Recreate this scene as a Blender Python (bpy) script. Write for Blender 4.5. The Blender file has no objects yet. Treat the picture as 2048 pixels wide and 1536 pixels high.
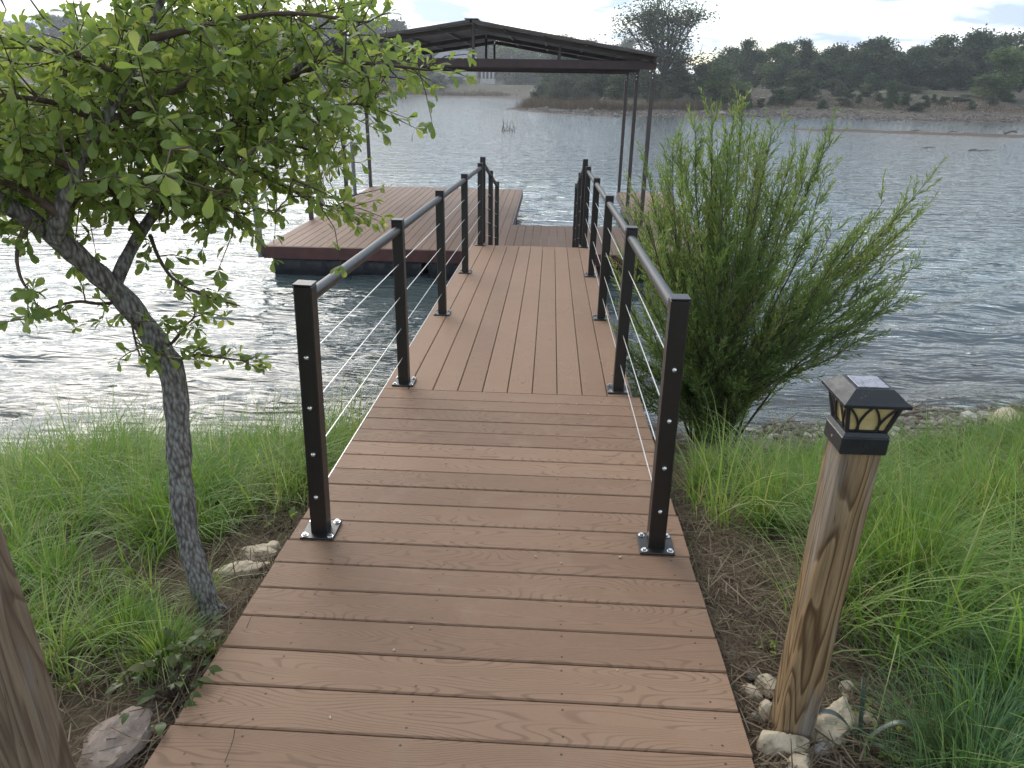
import bpy, math, random
import numpy as np
from mathutils import Vector, Matrix

random.seed(7)
RNG = np.random.default_rng(11)
S = bpy.context.scene
COL = S.collection

# ------------------------------------------------------------------ camera, sky, sun, exposure
F_PX, PITCH, ROLL, YAW = 1426.67, 0.3964, 0.0164, -0.0475      # focal length in pixels of a 2048 px wide frame
CAM = np.array([0.169, -3.8215, 1.6561])
_cy, _sy = math.cos(YAW), math.sin(YAW)
C_F = np.array([_sy * math.cos(PITCH), _cy * math.cos(PITCH), -math.sin(PITCH)])
_r = np.array([_cy, -_sy, 0.0]); _u = np.cross(_r, C_F)
C_R = math.cos(ROLL) * _r + math.sin(ROLL) * _u
C_U = -math.sin(ROLL) * _r + math.cos(ROLL) * _u
cam = bpy.data.cameras.new('camera'); camo = bpy.data.objects.new('camera', cam); COL.objects.link(camo)
cam.sensor_fit = 'HORIZONTAL'; cam.sensor_width = 36.0; cam.lens = 36.0 * F_PX / 2048
cam.clip_start = 0.05; cam.clip_end = 3000
m = Matrix.Identity(4)
for i in range(3):
    m[i][0], m[i][1], m[i][2], m[i][3] = C_R[i], C_U[i], -C_F[i], CAM[i]
camo.matrix_world = m
S.camera = camo
S.cycles.diffuse_bounces = 8; S.cycles.max_bounces = 14; S.cycles.transparent_max_bounces = 12

SUN_AZ, SUN_EL = math.radians(-31), math.radians(34)            # azimuth from +Y, negative = left of the walkway
SUN_DIR = Vector((math.sin(SUN_AZ) * math.cos(SUN_EL), math.cos(SUN_AZ) * math.cos(SUN_EL), math.sin(SUN_EL)))
sun = bpy.data.lights.new('sun', 'SUN'); suno = bpy.data.objects.new('sun', sun); COL.objects.link(suno)
sun.energy = 0.75; sun.angle = math.radians(35); sun.color = (1.0, 0.95, 0.86)
suno.rotation_euler = (-SUN_DIR).to_track_quat('-Z', 'Y').to_euler()

S.view_settings.view_transform = 'Standard'; S.view_settings.look = 'None'
S.view_settings.exposure = 1.42; S.view_settings.gamma = 1.0

W = bpy.data.worlds.new('World'); S.world = W; W.use_nodes = True
def world_nodes():
    nt = W.node_tree; nt.nodes.clear(); L = nt.links.new; N = nt.nodes.new
    out = N('ShaderNodeOutputWorld'); bg = N('ShaderNodeBackground'); L(bg.outputs[0], out.inputs[0])
    bg.inputs[1].default_value = 0.10
    sky = N('ShaderNodeTexSky'); sky.sky_type = 'NISHITA'; sky.sun_disc = False
    sky.sun_elevation = SUN_EL; sky.sun_rotation = SUN_AZ; sky.dust_density = 1.5; sky.altitude = 300
    tc = N('ShaderNodeTexCoord'); sep = N('ShaderNodeSeparateXYZ'); L(tc.outputs['Generated'], sep.inputs[0])
    def M(op, a, b=None, clamp=False):
        n = N('ShaderNodeMath'); n.operation = op; n.use_clamp = clamp
        for k, v in enumerate((a, b)):
            if v is None: continue
            if isinstance(v, (int, float)): n.inputs[k].default_value = v
            else: L(v, n.inputs[k])
        return n.outputs[0]
    zz = M('MAXIMUM', sep.outputs[2], 0.0)
    den = M('ADD', zz, 0.16)
    cx = M('DIVIDE', sep.outputs[0], den); cyy = M('DIVIDE', sep.outputs[1], den)
    comb = N('ShaderNodeCombineXYZ'); L(cx, comb.inputs[0]); L(cyy, comb.inputs[1])
    n1 = N('ShaderNodeTexNoise'); n1.inputs['Scale'].default_value = 1.25; n1.inputs['Detail'].default_value = 7
    n1.inputs['Roughness'].default_value = 0.56; n1.inputs['Distortion'].default_value = 0.35
    L(comb.outputs[0], n1.inputs['Vector'])
    n2 = N('ShaderNodeTexNoise'); n2.inputs['Scale'].default_value = 2.4; n2.inputs['Detail'].default_value = 5
    mp = N('ShaderNodeMapping'); mp.inputs['Location'].default_value = (3.1, 7.7, 1.0); L(comb.outputs[0], mp.inputs[0]); L(mp.outputs[0], n2.inputs['Vector'])
    r1 = N('ShaderNodeValToRGB'); r1.color_ramp.elements[0].position = 0.40; r1.color_ramp.elements[1].position = 0.54
    L(n1.outputs[0], r1.inputs[0])
    # cloud brightness: shaded bases against sunlit tops, brighter towards the sun (forward scattering)
    r2 = N('ShaderNodeValToRGB'); e = r2.color_ramp.elements
    e[0].position = 0.45; e[0].color = (3.0, 3.7, 4.6, 1); e[1].position = 0.60; e[1].color = (8.3, 8.5, 8.7, 1)
    L(n2.outputs[0], r2.inputs[0])
    dp = N('ShaderNodeVectorMath'); dp.operation = 'DOT_PRODUCT'; L(tc.outputs['Generated'], dp.inputs[0])
    dp.inputs[1].default_value = SUN_DIR
    d0 = M('MAXIMUM', dp.outputs['Value'], 0.0)
    g1 = M('MULTIPLY', M('POWER', d0, 5.0), .28); g2 = M('MULTIPLY', M('POWER', d0, 40.0), .5)
    glow = M('ADD', M('ADD', g1, g2), 0.86)
    cm = N('ShaderNodeVectorMath'); cm.operation = 'SCALE'; L(r2.outputs[0], cm.inputs[0]); L(glow, cm.inputs['Scale'])
    mx = N('ShaderNodeMix'); mx.data_type = 'RGBA'
    L(r1.outputs[0], mx.inputs['Factor']); L(sky.outputs[0], mx.inputs['A']); L(cm.outputs[0], mx.inputs['B'])
    L(mx.outputs['Result'], bg.inputs[0])
world_nodes()

# ------------------------------------------------------------------ helpers
def ray(px, py):
    return C_F + C_R * (px - 1024) / F_PX - C_U * (py - 768) / F_PX
def dep(px, py, d):
    return CAM + ray(px, py) * d
def at_y(px, py, Y):
    r = ray(px, py); return CAM + r * ((Y - CAM[1]) / r[1])
def on_z(px, py, z):
    r = ray(px, py); return CAM + r * ((z - CAM[2]) / r[2])

def tag(o, label=None, cat=None, group=None, kind=None):
    if label: o['label'] = label
    if cat: o['category'] = cat
    if group: o['group'] = group
    if kind: o['kind'] = kind
    return o
def empty(name, loc, label, cat, group=None, rz=0.0):
    o = bpy.data.objects.new(name, None); COL.objects.link(o)
    o.location = Vector([float(c) for c in loc]); o.rotation_euler.z = rz; o.empty_display_size = 0.1
    return tag(o, label, cat, group)
def link(name, me, parent=None, mats=None):
    o = bpy.data.objects.new(name, me); COL.objects.link(o)
    if mats is not None:
        for mm in (mats if isinstance(mats, (list, tuple)) else [mats]): me.materials.append(mm)
    if parent is not None: o.parent = parent
    return o
def np_mesh(name, V, Q, T=None, attrs=None, uv=None, smooth=False):
    """mesh from numpy arrays: V (n,3), Q (m,4) quads, T (k,3) triangles; attrs {name: per-vertex floats}; uv per vertex (n,2)"""
    V = np.asarray(V, np.float32)
    Q = np.zeros((0, 4), np.int32) if Q is None or len(Q) == 0 else np.asarray(Q, np.int32)
    T = np.zeros((0, 3), np.int32) if T is None or len(T) == 0 else np.asarray(T, np.int32)
    me = bpy.data.meshes.new(name)
    me.vertices.add(len(V)); me.vertices.foreach_set('co', V.ravel())
    loops = np.concatenate([Q.ravel(), T.ravel()])
    me.loops.add(len(loops)); me.loops.foreach_set('vertex_index', loops)
    nf = len(Q) + len(T)
    me.polygons.add(nf)
    st = np.concatenate([np.arange(len(Q)) * 4, len(Q) * 4 + np.arange(len(T)) * 3]).astype(np.int32)
    me.polygons.foreach_set('loop_start', st)
    me.polygons.foreach_set('use_smooth', np.full(nf, smooth, bool))
    if attrs:
        for k, a in attrs.items():
            at = me.attributes.new(k, 'FLOAT', 'POINT'); at.data.foreach_set('value', np.asarray(a, np.float32))
    if uv is not None:
        ul = me.uv_layers.new(name='uv'); ul.data.foreach_set('uv', np.asarray(uv, np.float32)[loops].ravel())
    me.update(calc_edges=True); me.validate()
    return me

class MB:
    """collects shapes into one mesh"""
    def __init__(s): s.v = []; s.f = []; s.uv = []; s.r = []; s.mi = []; s.cur = 0
    def add(s, vs, fs, uvs=None, rnd=0.0):
        b = len(s.v); s.v += [tuple(float(c) for c in p) for p in vs]; s.f += [tuple(i + b for i in f) for f in fs]
        s.uv += [tuple(u) for u in uvs] if uvs is not None else [(0, 0)] * len(vs)
        s.r += [rnd] * len(vs); s.mi += [s.cur] * len(fs)
    def box(s, c, size, mat=None, bev=0.0):
        """chamfered box: centre, full size, optional 3x3 rotation"""
        hx, hy, hz = [k / 2 for k in size]
        b = min(bev, hx * .9, hy * .9, hz * .9)
        c = np.array(c, float); R = np.eye(3) if mat is None else np.array(mat)
        if b <= 0:
            P = [(x, y, z) for z in (-hz, hz) for y in (-hy, hy) for x in (-hx, hx)]
            fs = [(0, 2, 3, 1), (4, 5, 7, 6), (0, 1, 5, 4), (2, 6, 7, 3), (0, 4, 6, 2), (1, 3, 7, 5)]
            s.add([c + R @ np.array(p) for p in P], fs); return
        P = []; idx = {}
        for sx in (-1, 1):
            for sy in (-1, 1):
                for sz in (-1, 1):
                    for ax in range(3):
                        p = [sx * (hx - b), sy * (hy - b), sz * (hz - b)]; p[ax] = (sx, sy, sz)[ax] * (hx, hy, hz)[ax]
                        idx[(sx, sy, sz, ax)] = len(P); P.append(p)
        fs = []
        for ax in range(3):
            o1, o2 = [k for k in range(3) if k != ax]
            for sg in (-1, 1):
                q = []
                for a, bb in ((-1, -1), (1, -1), (1, 1), (-1, 1)):
                    t = [0, 0, 0]; t[ax] = sg; t[o1] = a; t[o2] = bb; q.append(idx[(*t, ax)])
                fs.append(tuple(q))
        for ax in range(3):
            o1, o2 = [k for k in range(3) if k != ax]
            for a in (-1, 1):
                for bb in (-1, 1):
                    q = []
                    for e, who in ((-1, o1), (1, o1), (1, o2), (-1, o2)):
                        t = [0, 0, 0]; t[ax] = e; t[o1] = a; t[o2] = bb; q.append(idx[(*t, who)])
                    fs.append(tuple(q))
        for sx in (-1, 1):
            for sy in (-1, 1):
                for sz in (-1, 1): fs.append(tuple(idx[(sx, sy, sz, ax)] for ax in range(3)))
        P = np.array(P); ff = []
        for f in fs:                                                   # wind outwards
            a, bb, cc = P[f[0]], P[f[1]], P[f[2]]
            ff.append(f if np.dot(np.cross(bb - a, cc - a), a + bb + cc) > 0 else f[::-1])
        s.add([c + R @ p for p in P], ff)
    def tube(s, pts, rad, n=10, caps=True):
        pts = [np.array(p, float) for p in pts]
        rad = rad if hasattr(rad, '__len__') else [rad] * len(pts)
        rings = []; vs = []; up = None
        for i, p in enumerate(pts):
            t = pts[min(i + 1, len(pts) - 1)] - pts[max(i - 1, 0)]; t = t / (np.linalg.norm(t) + 1e-9)
            if up is None:
                up = np.array([0, 0, 1.0]) if abs(t[2]) < .9 else np.array([1.0, 0, 0])
            a = np.cross(t, up); a /= np.linalg.norm(a) + 1e-9; bb = np.cross(a, t); up = bb
            for k in range(n):
                w = 2 * math.pi * k / n; vs.append(p + rad[i] * (math.cos(w) * a + math.sin(w) * bb))
        fs = [(i * n + k, i * n + (k + 1) % n, (i + 1) * n + (k + 1) % n, (i + 1) * n + k) for i in range(len(pts) - 1) for k in range(n)]
        if caps: fs += [tuple(range(n))[::-1], tuple((len(pts) - 1) * n + k for k in range(n))]
        L = 0; uvs = []
        for i, p in enumerate(pts):
            if i: L += np.linalg.norm(p - pts[i - 1])
            uvs += [(L, k / n) for k in range(n)]
        s.add(vs, fs, uvs)
    def build(s, name, mats, parent=None, smooth=False, origin=None, attr=False):
        V = np.array(s.v, float)
        if parent is not None and origin is None:
            origin = np.array(parent.matrix_basis.translation) if parent.parent is None else np.zeros(3)
        if origin is not None: V = V - np.array(origin)
        me = bpy.data.meshes.new(name); me.from_pydata(V.tolist(), [], s.f)
        ul = me.uv_layers.new(name='uv'); li = np.empty(len(me.loops), np.int32); me.loops.foreach_get('vertex_index', li)
        ul.data.foreach_set('uv', np.array(s.uv, np.float32)[li].ravel())
        if attr:
            at = me.attributes.new('rnd', 'FLOAT', 'POINT'); at.data.foreach_set('value', np.array(s.r, np.float32))
        me.polygons.foreach_set('use_smooth', np.full(len(me.polygons), smooth, bool))
        ms = mats if isinstance(mats, (list, tuple)) else [mats]
        if len(ms) > 1: me.polygons.foreach_set('material_index', np.array(s.mi, np.int32))
        if smooth: me.set_sharp_from_angle(angle=math.radians(40))
        me.update()
        o = link(name, me, parent, ms)
        if parent is None and origin is not None: o.location = Vector([float(c) for c in origin])
        return o

# ------------------------------------------------------------------ materials
class G:
    """tiny node graph helper"""
    def __init__(s, name):
        s.m = bpy.data.materials.new(name); s.m.use_nodes = True; s.nt = s.m.node_tree; s.nt.nodes.clear()
        s.out = s.n('ShaderNodeOutputMaterial')
    def n(s, t, **kw):
        nd = s.nt.nodes.new(t)
        for k, v in kw.items(): setattr(nd, k, v)
        return nd
    def l(s, a, b): s.nt.links.new(a, b)
    def put(s, sock, v):
        if v is None: return
        if hasattr(v, 'is_linked'): s.l(v, sock)
        elif isinstance(v, (tuple, list)) and len(v) == 3 and sock.type == 'RGBA': sock.default_value = (*v, 1)
        else: sock.default_value = v
    def math(s, op, a, b=None, clamp=False):
        nd = s.n('ShaderNodeMath', operation=op, use_clamp=clamp); s.put(nd.inputs[0], a); s.put(nd.inputs[1], b); return nd.outputs[0]
    def noise(s, vec, scale, detail=3, rough=.5, dist=0.0, dim='3D'):
        nd = s.n('ShaderNodeTexNoise', noise_dimensions=dim); s.put(nd.inputs['Vector'], vec); s.put(nd.inputs['Scale'], scale)
        s.put(nd.inputs['Detail'], detail); s.put(nd.inputs['Roughness'], rough); s.put(nd.inputs['Distortion'], dist); return nd.outputs[0]
    def voro(s, vec, scale, feature='F1', out='Distance'):
        nd = s.n('ShaderNodeTexVoronoi', feature=feature); s.put(nd.inputs['Vector'], vec); s.put(nd.inputs['Scale'], scale); return nd.outputs[out]
    def ramp(s, fac, stops, interp='LINEAR'):
        nd = s.n('ShaderNodeValToRGB'); cr = nd.color_ramp; cr.interpolation = interp
        while len(cr.elements) < len(stops): cr.elements.new(0.5)
        for e, (p, c) in zip(cr.elements, stops):
            e.position = p; e.color = (*c, 1) if hasattr(c, '__len__') else (c, c, c, 1)
        s.put(nd.inputs[0], fac); return nd.outputs[0]
    def mix(s, fac, a, b, mode='MIX'):
        nd = s.n('ShaderNodeMix', data_type='RGBA', blend_type=mode); s.put(nd.inputs['Factor'], fac); s.put(nd.inputs['A'], a); s.put(nd.inputs['B'], b)
        return nd.outputs['Result']
    def maprange(s, v, a, b, c, d):
        nd = s.n('ShaderNodeMapRange'); s.put(nd.inputs[0], v)
        for i, x in enumerate((a, b, c, d)): nd.inputs[i + 1].default_value = x
        return nd.outputs[0]
    def attr(s, name, out='Fac'):
        nd = s.n('ShaderNodeAttribute', attribute_name=name); return nd.outputs[out]
    def obj(s): return s.n('ShaderNodeTexCoord').outputs['Object']
    def pos(s): return s.n('ShaderNodeNewGeometry').outputs['Position']
    def uv(s): return s.n('ShaderNodeUVMap', uv_map='uv').outputs[0]
    def sep(s, v):
        nd = s.n('ShaderNodeSeparateXYZ'); s.l(v, nd.inputs[0]); return nd.outputs
    def comb(s, x, y, z=0.0):
        nd = s.n('ShaderNodeCombineXYZ'); s.put(nd.inputs[0], x); s.put(nd.inputs[1], y); s.put(nd.inputs[2], z); return nd.outputs[0]
    def scale(s, v, sc):
        nd = s.n('ShaderNodeMapping'); s.l(v, nd.inputs[0]); nd.inputs['Scale'].default_value = sc; return nd.outputs[0]
    def bump(s, h, strength=.3, dist=.01, normal=None):
        nd = s.n('ShaderNodeBump'); s.put(nd.inputs['Height'], h); nd.inputs['Strength'].default_value = strength
        nd.inputs['Distance'].default_value = dist
        if normal is not None: s.l(normal, nd.inputs['Normal'])
        return nd.outputs[0]
    def pbsdf(s, color, rough=.6, normal=None, metal=0.0, spec=.5, trans=None):
        nd = s.n('ShaderNodeBsdfPrincipled'); s.put(nd.inputs['Base Color'], color); s.put(nd.inputs['Roughness'], rough)
        s.put(nd.inputs['Metallic'], metal); s.put(nd.inputs['Specular IOR Level'], spec)
        if normal is not None: s.l(normal, nd.inputs['Normal'])
        return nd.outputs[0]
    def done(s, sh): s.l(sh, s.out.inputs['Surface']); return s.m

def m_simple(name, col, rough=.6, metal=0.0, var=.25, nscale=14, bumpk=.1, spec=.5):
    g = G(name); o = g.obj(); n = g.noise(o, nscale, 5)
    c = g.mix(g.maprange(n, .3, .7, 0, 1), tuple(k * (1 - var) for k in col), tuple(min(1, k * (1 + var)) for k in col))
    n2 = g.noise(o, nscale * 6, 3)
    return g.done(g.pbsdf(c, g.maprange(n2, .3, .7, rough * .85, min(1, rough * 1.15)), g.bump(n2, bumpk, .004), metal, spec))

def m_deck(name, light, dark, line, grain=1.0, screws=True):
    """composite decking: embossed contour-line grain, per-board tint"""
    g = G(name); u, v, _ = g.sep(g.uv()); rnd = g.attr('rnd')
    wob = g.math('MULTIPLY', g.math('SUBTRACT', g.noise(g.comb(g.math('MULTIPLY', u, 14), g.math('MULTIPLY', v, 40), rnd), 1.0, 2), .5), .0035)
    vv = g.math('ADD', v, wob)
    vec = g.comb(g.math('ADD', g.math('MULTIPLY', u, 2.0), g.math('MULTIPLY', rnd, 57.0)), g.math('MULTIPLY', vv, 11.0), g.math('MULTIPLY', rnd, 31.0))
    n = g.noise(vec, 1.0, 0.0, .45, 0.0)
    k = g.math('FRACT', g.math('ADD', g.math('MULTIPLY', n, 21.0), g.math('MULTIPLY', g.math('ABSOLUTE', g.math('SUBTRACT', vv, .0707)), 75.0)))
    ln = g.ramp(k, [(0.0, 1.0), (0.12, .9), (0.26, 0.0), (0.92, 0.0), (1.0, 1.0)])
    brk = g.maprange(g.noise(g.comb(g.math('MULTIPLY', u, 5), g.math('MULTIPLY', v, 22), rnd), 1.0, 2), .3, .55, .45, 1)
    ln = g.math('MULTIPLY', ln, brk)
    fib = g.noise(g.comb(g.math('MULTIPLY', u, 26), g.math('MULTIPLY', v, 420), rnd), 1.0, 3, .6)
    spk = g.noise(g.comb(u, v, rnd), 420.0, 2, .7)
    big = g.noise(g.pos(), 1.1, 4)
    base = g.mix(g.maprange(g.math('ADD', g.math('MULTIPLY', big, .5), g.math('MULTIPLY', rnd, .5)), .2, .75, 0, 1), dark, light)
    base = g.mix(g.math('MULTIPLY', g.maprange(fib, .35, .65, 0, 1), .22), base, tuple(min(1, c * 1.35) for c in light))
    base = g.mix(g.math('MULTIPLY', g.maprange(spk, .62, .74, 0, 1), .35), base, (.45, .36, .28))
    dust = g.maprange(g.noise(g.pos(), 5.5, 6, .65), .52, .72, 0, .35)
    base = g.mix(dust, base, (.30, .21, .14))
    col = g.mix(g.math('MULTIPLY', ln, .38 * grain), base, line)
    if screws:                                                         # screw heads over each joist
        du = g.math('ABSOLUTE', g.math('SUBTRACT', g.math('PINGPONG', g.math('ADD', u, .62), .205), .0))
        dv = g.math('ABSOLUTE', g.math('SUBTRACT', g.math('ABSOLUTE', g.math('SUBTRACT', v, .0707)), .045))
        d = g.math('SQRT', g.math('ADD', g.math('POWER', du, 2.0), g.math('POWER', dv, 2.0)))
        sc = g.maprange(d, .0028, .0042, 1, 0)
        col = g.mix(g.math('MULTIPLY', sc, .8), col, (.03, .022, .016))
    h = g.math('SUBTRACT', g.math('MULTIPLY', fib, .35), ln)
    return g.done(g.pbsdf(col, g.maprange(fib, .2, .8, .5, .72), g.bump(h, .35 * grain, .0012), 0, .18))

M_DECK = m_deck('composite_brown', (.265, .163, .102), (.175, .104, .064), (.07, .041, .025))
M_DECK_PALE = m_deck('composite_pale', (.27, .165, .102), (.22, .132, .081), (.13, .077, .047), .6)
M_DOCK = m_deck('composite_dock', (.25, .155, .102), (.19, .113, .072), (.1, .06, .04), .4, False)
M_BRONZE = m_simple('bronze_powder_coat', (.010, .008, .007), .42, 0.0, .2, 30, .03, .6)
M_STEEL = m_simple('brushed_stainless', (.62, .62, .6), .22, 1.0, .1, 60, .02)
M_CABLE = m_simple('steel_cable', (.66, .65, .62), .38, .7, .15, 200, .05)
M_RUST = m_simple('red_brown_steel', (.085, .028, .022), .5, 0.0, .3, 5, .05)
M_ROOFBROWN = m_simple('dark_brown_steel', (.066, .049, .044), .42, 0.0, .25, 4, .04)
M_BEAM = m_simple('dark_red_brown_steel', (.045, .022, .021), .45, 0.0, .25, 5, .04)
M_FLOAT = m_simple('black_float', (.010, .012, .015), .45, 0.0, .35, 6, .1)
M_PIPE = m_simple('galvanised_pipe', (.20, .21, .21), .5, .4, .25, 12, .08)
M_DARKFRAME = m_simple('dark_frame', (.020, .016, .014), .55, 0.0, .25, 8, .06)
M_BLACKPL = m_simple('black_weathered_plastic', (.014, .015, .017), .42, 0.0, .35, 24, .12)

def m_lid():
    g = G('weathered_black_lid'); o = g.obj()
    n = g.noise(o, 30, 6, .65); sp = g.voro(o, 190); sm = g.noise(o, 16, 3)
    c = g.mix(g.maprange(n, .4, .7, 0, .5), (.009, .010, .012), (.028, .028, .028))
    dots = g.math('MULTIPLY', g.maprange(sp, .10, .2, 1, 0), g.maprange(sm, .55, .66, 0, 1))
    c = g.mix(g.math('MULTIPLY', dots, .8), c, (.5, .5, .48))
    return g.done(g.pbsdf(c, g.maprange(n, .3, .7, .42, .62), g.bump(n, .12, .002)))
M_LID = m_lid()
def m_solar():
    g = G('solar_panel_dusty'); o = g.obj(); n = g.noise(o, 45, 5, .6); n2 = g.noise(g.scale(o, (1, .25, 1)), 90, 4)
    c = g.mix(g.maprange(n, .3, .7, .25, .9), (.07, .07, .10), (.36, .35, .37)); c = g.mix(g.maprange(n2, .58, .7, 0, .6), c, (.06, .055, .05))
    return g.done(g.pbsdf(c, g.maprange(n, .3, .7, .15, .45)))
M_SOLAR = m_solar()
def m_amber():
    g = G('amber_lamp_pane'); o = g.obj(); n = g.noise(o, 22, 5, .6); st = g.noise(o, 70, 4)
    c = g.mix(g.maprange(n, .3, .7, 0, 1), (.48, .37, .155), (.66, .54, .27)); c = g.mix(g.maprange(st, .62, .75, 0, .5), c, (.2, .13, .05))
    return g.done(g.pbsdf(c, .3))
M_AMBER = m_amber()

def m_timber(name, c1, c2, c3, sc=1.0):
    """weathered 4x4: wandering growth-ring bands, grey bleaching on the edges, fine cracks"""
    g = G(name); o = g.obj(); x, y, z = g.sep(o)
    lo = g.noise(g.comb(g.math('MULTIPLY', x, 9 * sc), g.math('MULTIPLY', y, 9 * sc), g.math('MULTIPLY', z, 1.3)), 1.0, 2, .45, .4)
    k = g.math('FRACT', g.math('MULTIPLY', lo, 15.0))
    band = g.ramp(k, [(0, 0.0), (.55, .35), (.82, 1.0), (.93, .8), (1, 0.0)])
    fib = g.noise(g.comb(g.math('MULTIPLY', x, 160), g.math('MULTIPLY', y, 160), g.math('MULTIPLY', z, 6)), 1.0, 4, .6)
    c = g.mix(band, c1, c2)
    patch = g.maprange(g.noise(g.comb(g.math('MULTIPLY', x, 14), g.math('MULTIPLY', y, 14), g.math('MULTIPLY', z, 2.2)), 1.0, 3), .48, .66, 0, .85)
    c = g.mix(patch, c, c3)
    c = g.mix(g.math('MULTIPLY', g.maprange(fib, .3, .6, 1, 0), .45), c, tuple(q * .45 for q in c2))
    crk = g.noise(g.comb(g.math('MULTIPLY', x, 95), g.math('MULTIPLY', y, 95), g.math('MULTIPLY', z, 1.6)), 1.0, 1.5)
    cr = g.maprange(g.math('ABSOLUTE', g.math('SUBTRACT', crk, .36)), .0, .012, 1, 0)
    c = g.mix(g.math('MULTIPLY', cr, .7), c, (.03, .02, .012))
    h = g.math('SUBTRACT', g.math('ADD', g.math('MULTIPLY', band, .3), g.math('MULTIPLY', fib, .5)), cr)
    return g.done(g.pbsdf(c, .75, g.bump(h, .5, .003), 0, .25))
M_TIMBER = m_timber('weathered_timber', (.33, .225, .115), (.095, .052, .022), (.28, .25, .21))
M_TIMBER_GREY = m_timber('grey_timber', (.235, .175, .115), (.12, .083, .052), (.21, .18, .145))

def m_bark():
    g = G('grey_fissured_bark'); o = g.obj(); x, y, z = g.sep(o)
    w = g.noise(o, 9, 3)
    vec = g.comb(g.math('ADD', g.math('MULTIPLY', x, 115), g.math('MULTIPLY', w, 4)), g.math('MULTIPLY', y, 115), g.math('MULTIPLY', z, 38))
    vd = g.voro(vec, 1.0); n = g.noise(o, 55, 5, .65); li = g.noise(o, 24, 5, .6)
    c = g.mix(g.maprange(vd, .2, .75, 0, 1), (.27, .255, .23), (.085, .076, .066))
    c = g.mix(g.math('MULTIPLY', g.maprange(li, .55, .68, 0, 1), .5), c, (.26, .27, .245))
    c = g.mix(g.math('MULTIPLY', g.maprange(n, .55, .7, 0, 1), .5), c, (.05, .045, .035))
    h = g.math('SUBTRACT', g.math('MULTIPLY', n, .4), vd)
    return g.done(g.pbsdf(c, .9, g.bump(h, .9, .006), 0, .15))
M_BARK = m_bark()
M_TWIG = m_simple('twig_bark', (.085, .062, .045), .8, 0, .3, 60, .2, .2)
M_FARBARK = m_simple('far_bark', (.06, .052, .045), .9, 0, .3, 3, .2, .1)
M_DRIFT = m_simple('grey_driftwood', (.17, .145, .12), .85, 0, .35, 20, .3, .2)

def m_leaf(name, c1, c2, c3, trans=.35, rough=.45, spec=.4):
    g = G(name); r = g.attr('rnd'); n = g.noise(g.pos(), 1.3, 2)
    c = g.ramp(g.math('ADD', g.math('MULTIPLY', r, .75), g.math('MULTIPLY', n, .25)), [(.12, c1), (.5, c2), (.9, c3)])
    p = g.pbsdf(c, rough, None, 0, spec)
    t = g.n('ShaderNodeBsdfTranslucent'); g.l(g.mix(.5, c, g.mix(1.0, c, (1.9, 1.75, .7), 'MULTIPLY')), t.inputs[0])
    mx = g.n('ShaderNodeMixShader'); mx.inputs[0].default_value = trans; g.l(p, mx.inputs[1]); g.l(t.outputs[0], mx.inputs[2])
    return g.done(mx.outputs[0])
M_LEAF = m_leaf('oak_leaf', (.13, .20, .055), (.22, .30, .085), (.36, .39, .14), .58)
M_WILLOW = m_leaf('narrow_leaf', (.095, .16, .05), (.17, .25, .08), (.32, .33, .13), .55)
M_GRASS = m_leaf('grass_blade', (.075, .155, .030), (.165, .285, .052), (.38, .39, .16), .4, .5)
M_GRASS_BLUE = m_leaf('sedge_blade', (.07, .15, .07), (.13, .24, .11), (.25, .31, .16), .4, .5)
M_STRAW = m_leaf('dry_straw', (.065, .045, .028), (.14, .103, .066), (.30, .235, .16), .15, .8, .2)
M_FARSTRAW = m_leaf('far_dry_grass', (.07, .048, .032), (.115, .083, .056), (.19, .145, .10), .15, .8, .2)
M_RUSTGRASS = m_leaf('rusty_dead_grass', (.12, .07, .035), (.2, .125, .06), (.28, .2, .1), .25, .7, .2)
M_FARLEAF = m_leaf('far_oak_leaf', (.022, .040, .022), (.050, .080, .040), (.12, .155, .07), .2, .7, .2)
M_FARLIGHT = m_leaf('far_willow_leaf', (.055, .09, .035), (.10, .15, .06), (.17, .21, .09), .3, .7, .2)
M_FARTALL = m_leaf('far_elm_leaf', (.03, .045, .025), (.06, .085, .042), (.11, .135, .07), .25, .7, .2)
M_FARGREY = m_leaf('far_grey_leaf', (.045, .055, .035), (.075, .085, .055), (.12, .125, .085), .25, .7, .2)
M_BROADLEAF = m_leaf('lobed_leaf', (.05, .075, .02), (.08, .115, .03), (.16, .12, .05), .4, .4)

def m_rock(name, a, b, c):
    g = G(name); o = g.obj(); n = g.noise(o, 9, 6, .62); n2 = g.noise(o, 34, 5, .6); v = g.voro(o, 26)
    col = g.mix(g.maprange(n, .35, .65, 0, 1), a, b); col = g.mix(g.maprange(n2, .56, .7, 0, .75), col, c)
    h = g.math('ADD', n2, g.math('MULTIPLY', v, .4))
    return g.done(g.pbsdf(col, .85, g.bump(h, .7, .008), 0, .2))
M_ROCK = m_rock('limestone', (.50, .42, .30), (.36, .29, .2), (.16, .125, .09))
M_CONGLO = m_rock('rough_conglomerate', (.30, .235, .19), (.20, .155, .125), (.40, .35, .30))
M_ROCKGREY = m_rock('grey_stone', (.33, .31, .28), (.24, .215, .185), (.10, .09, .075))

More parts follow.
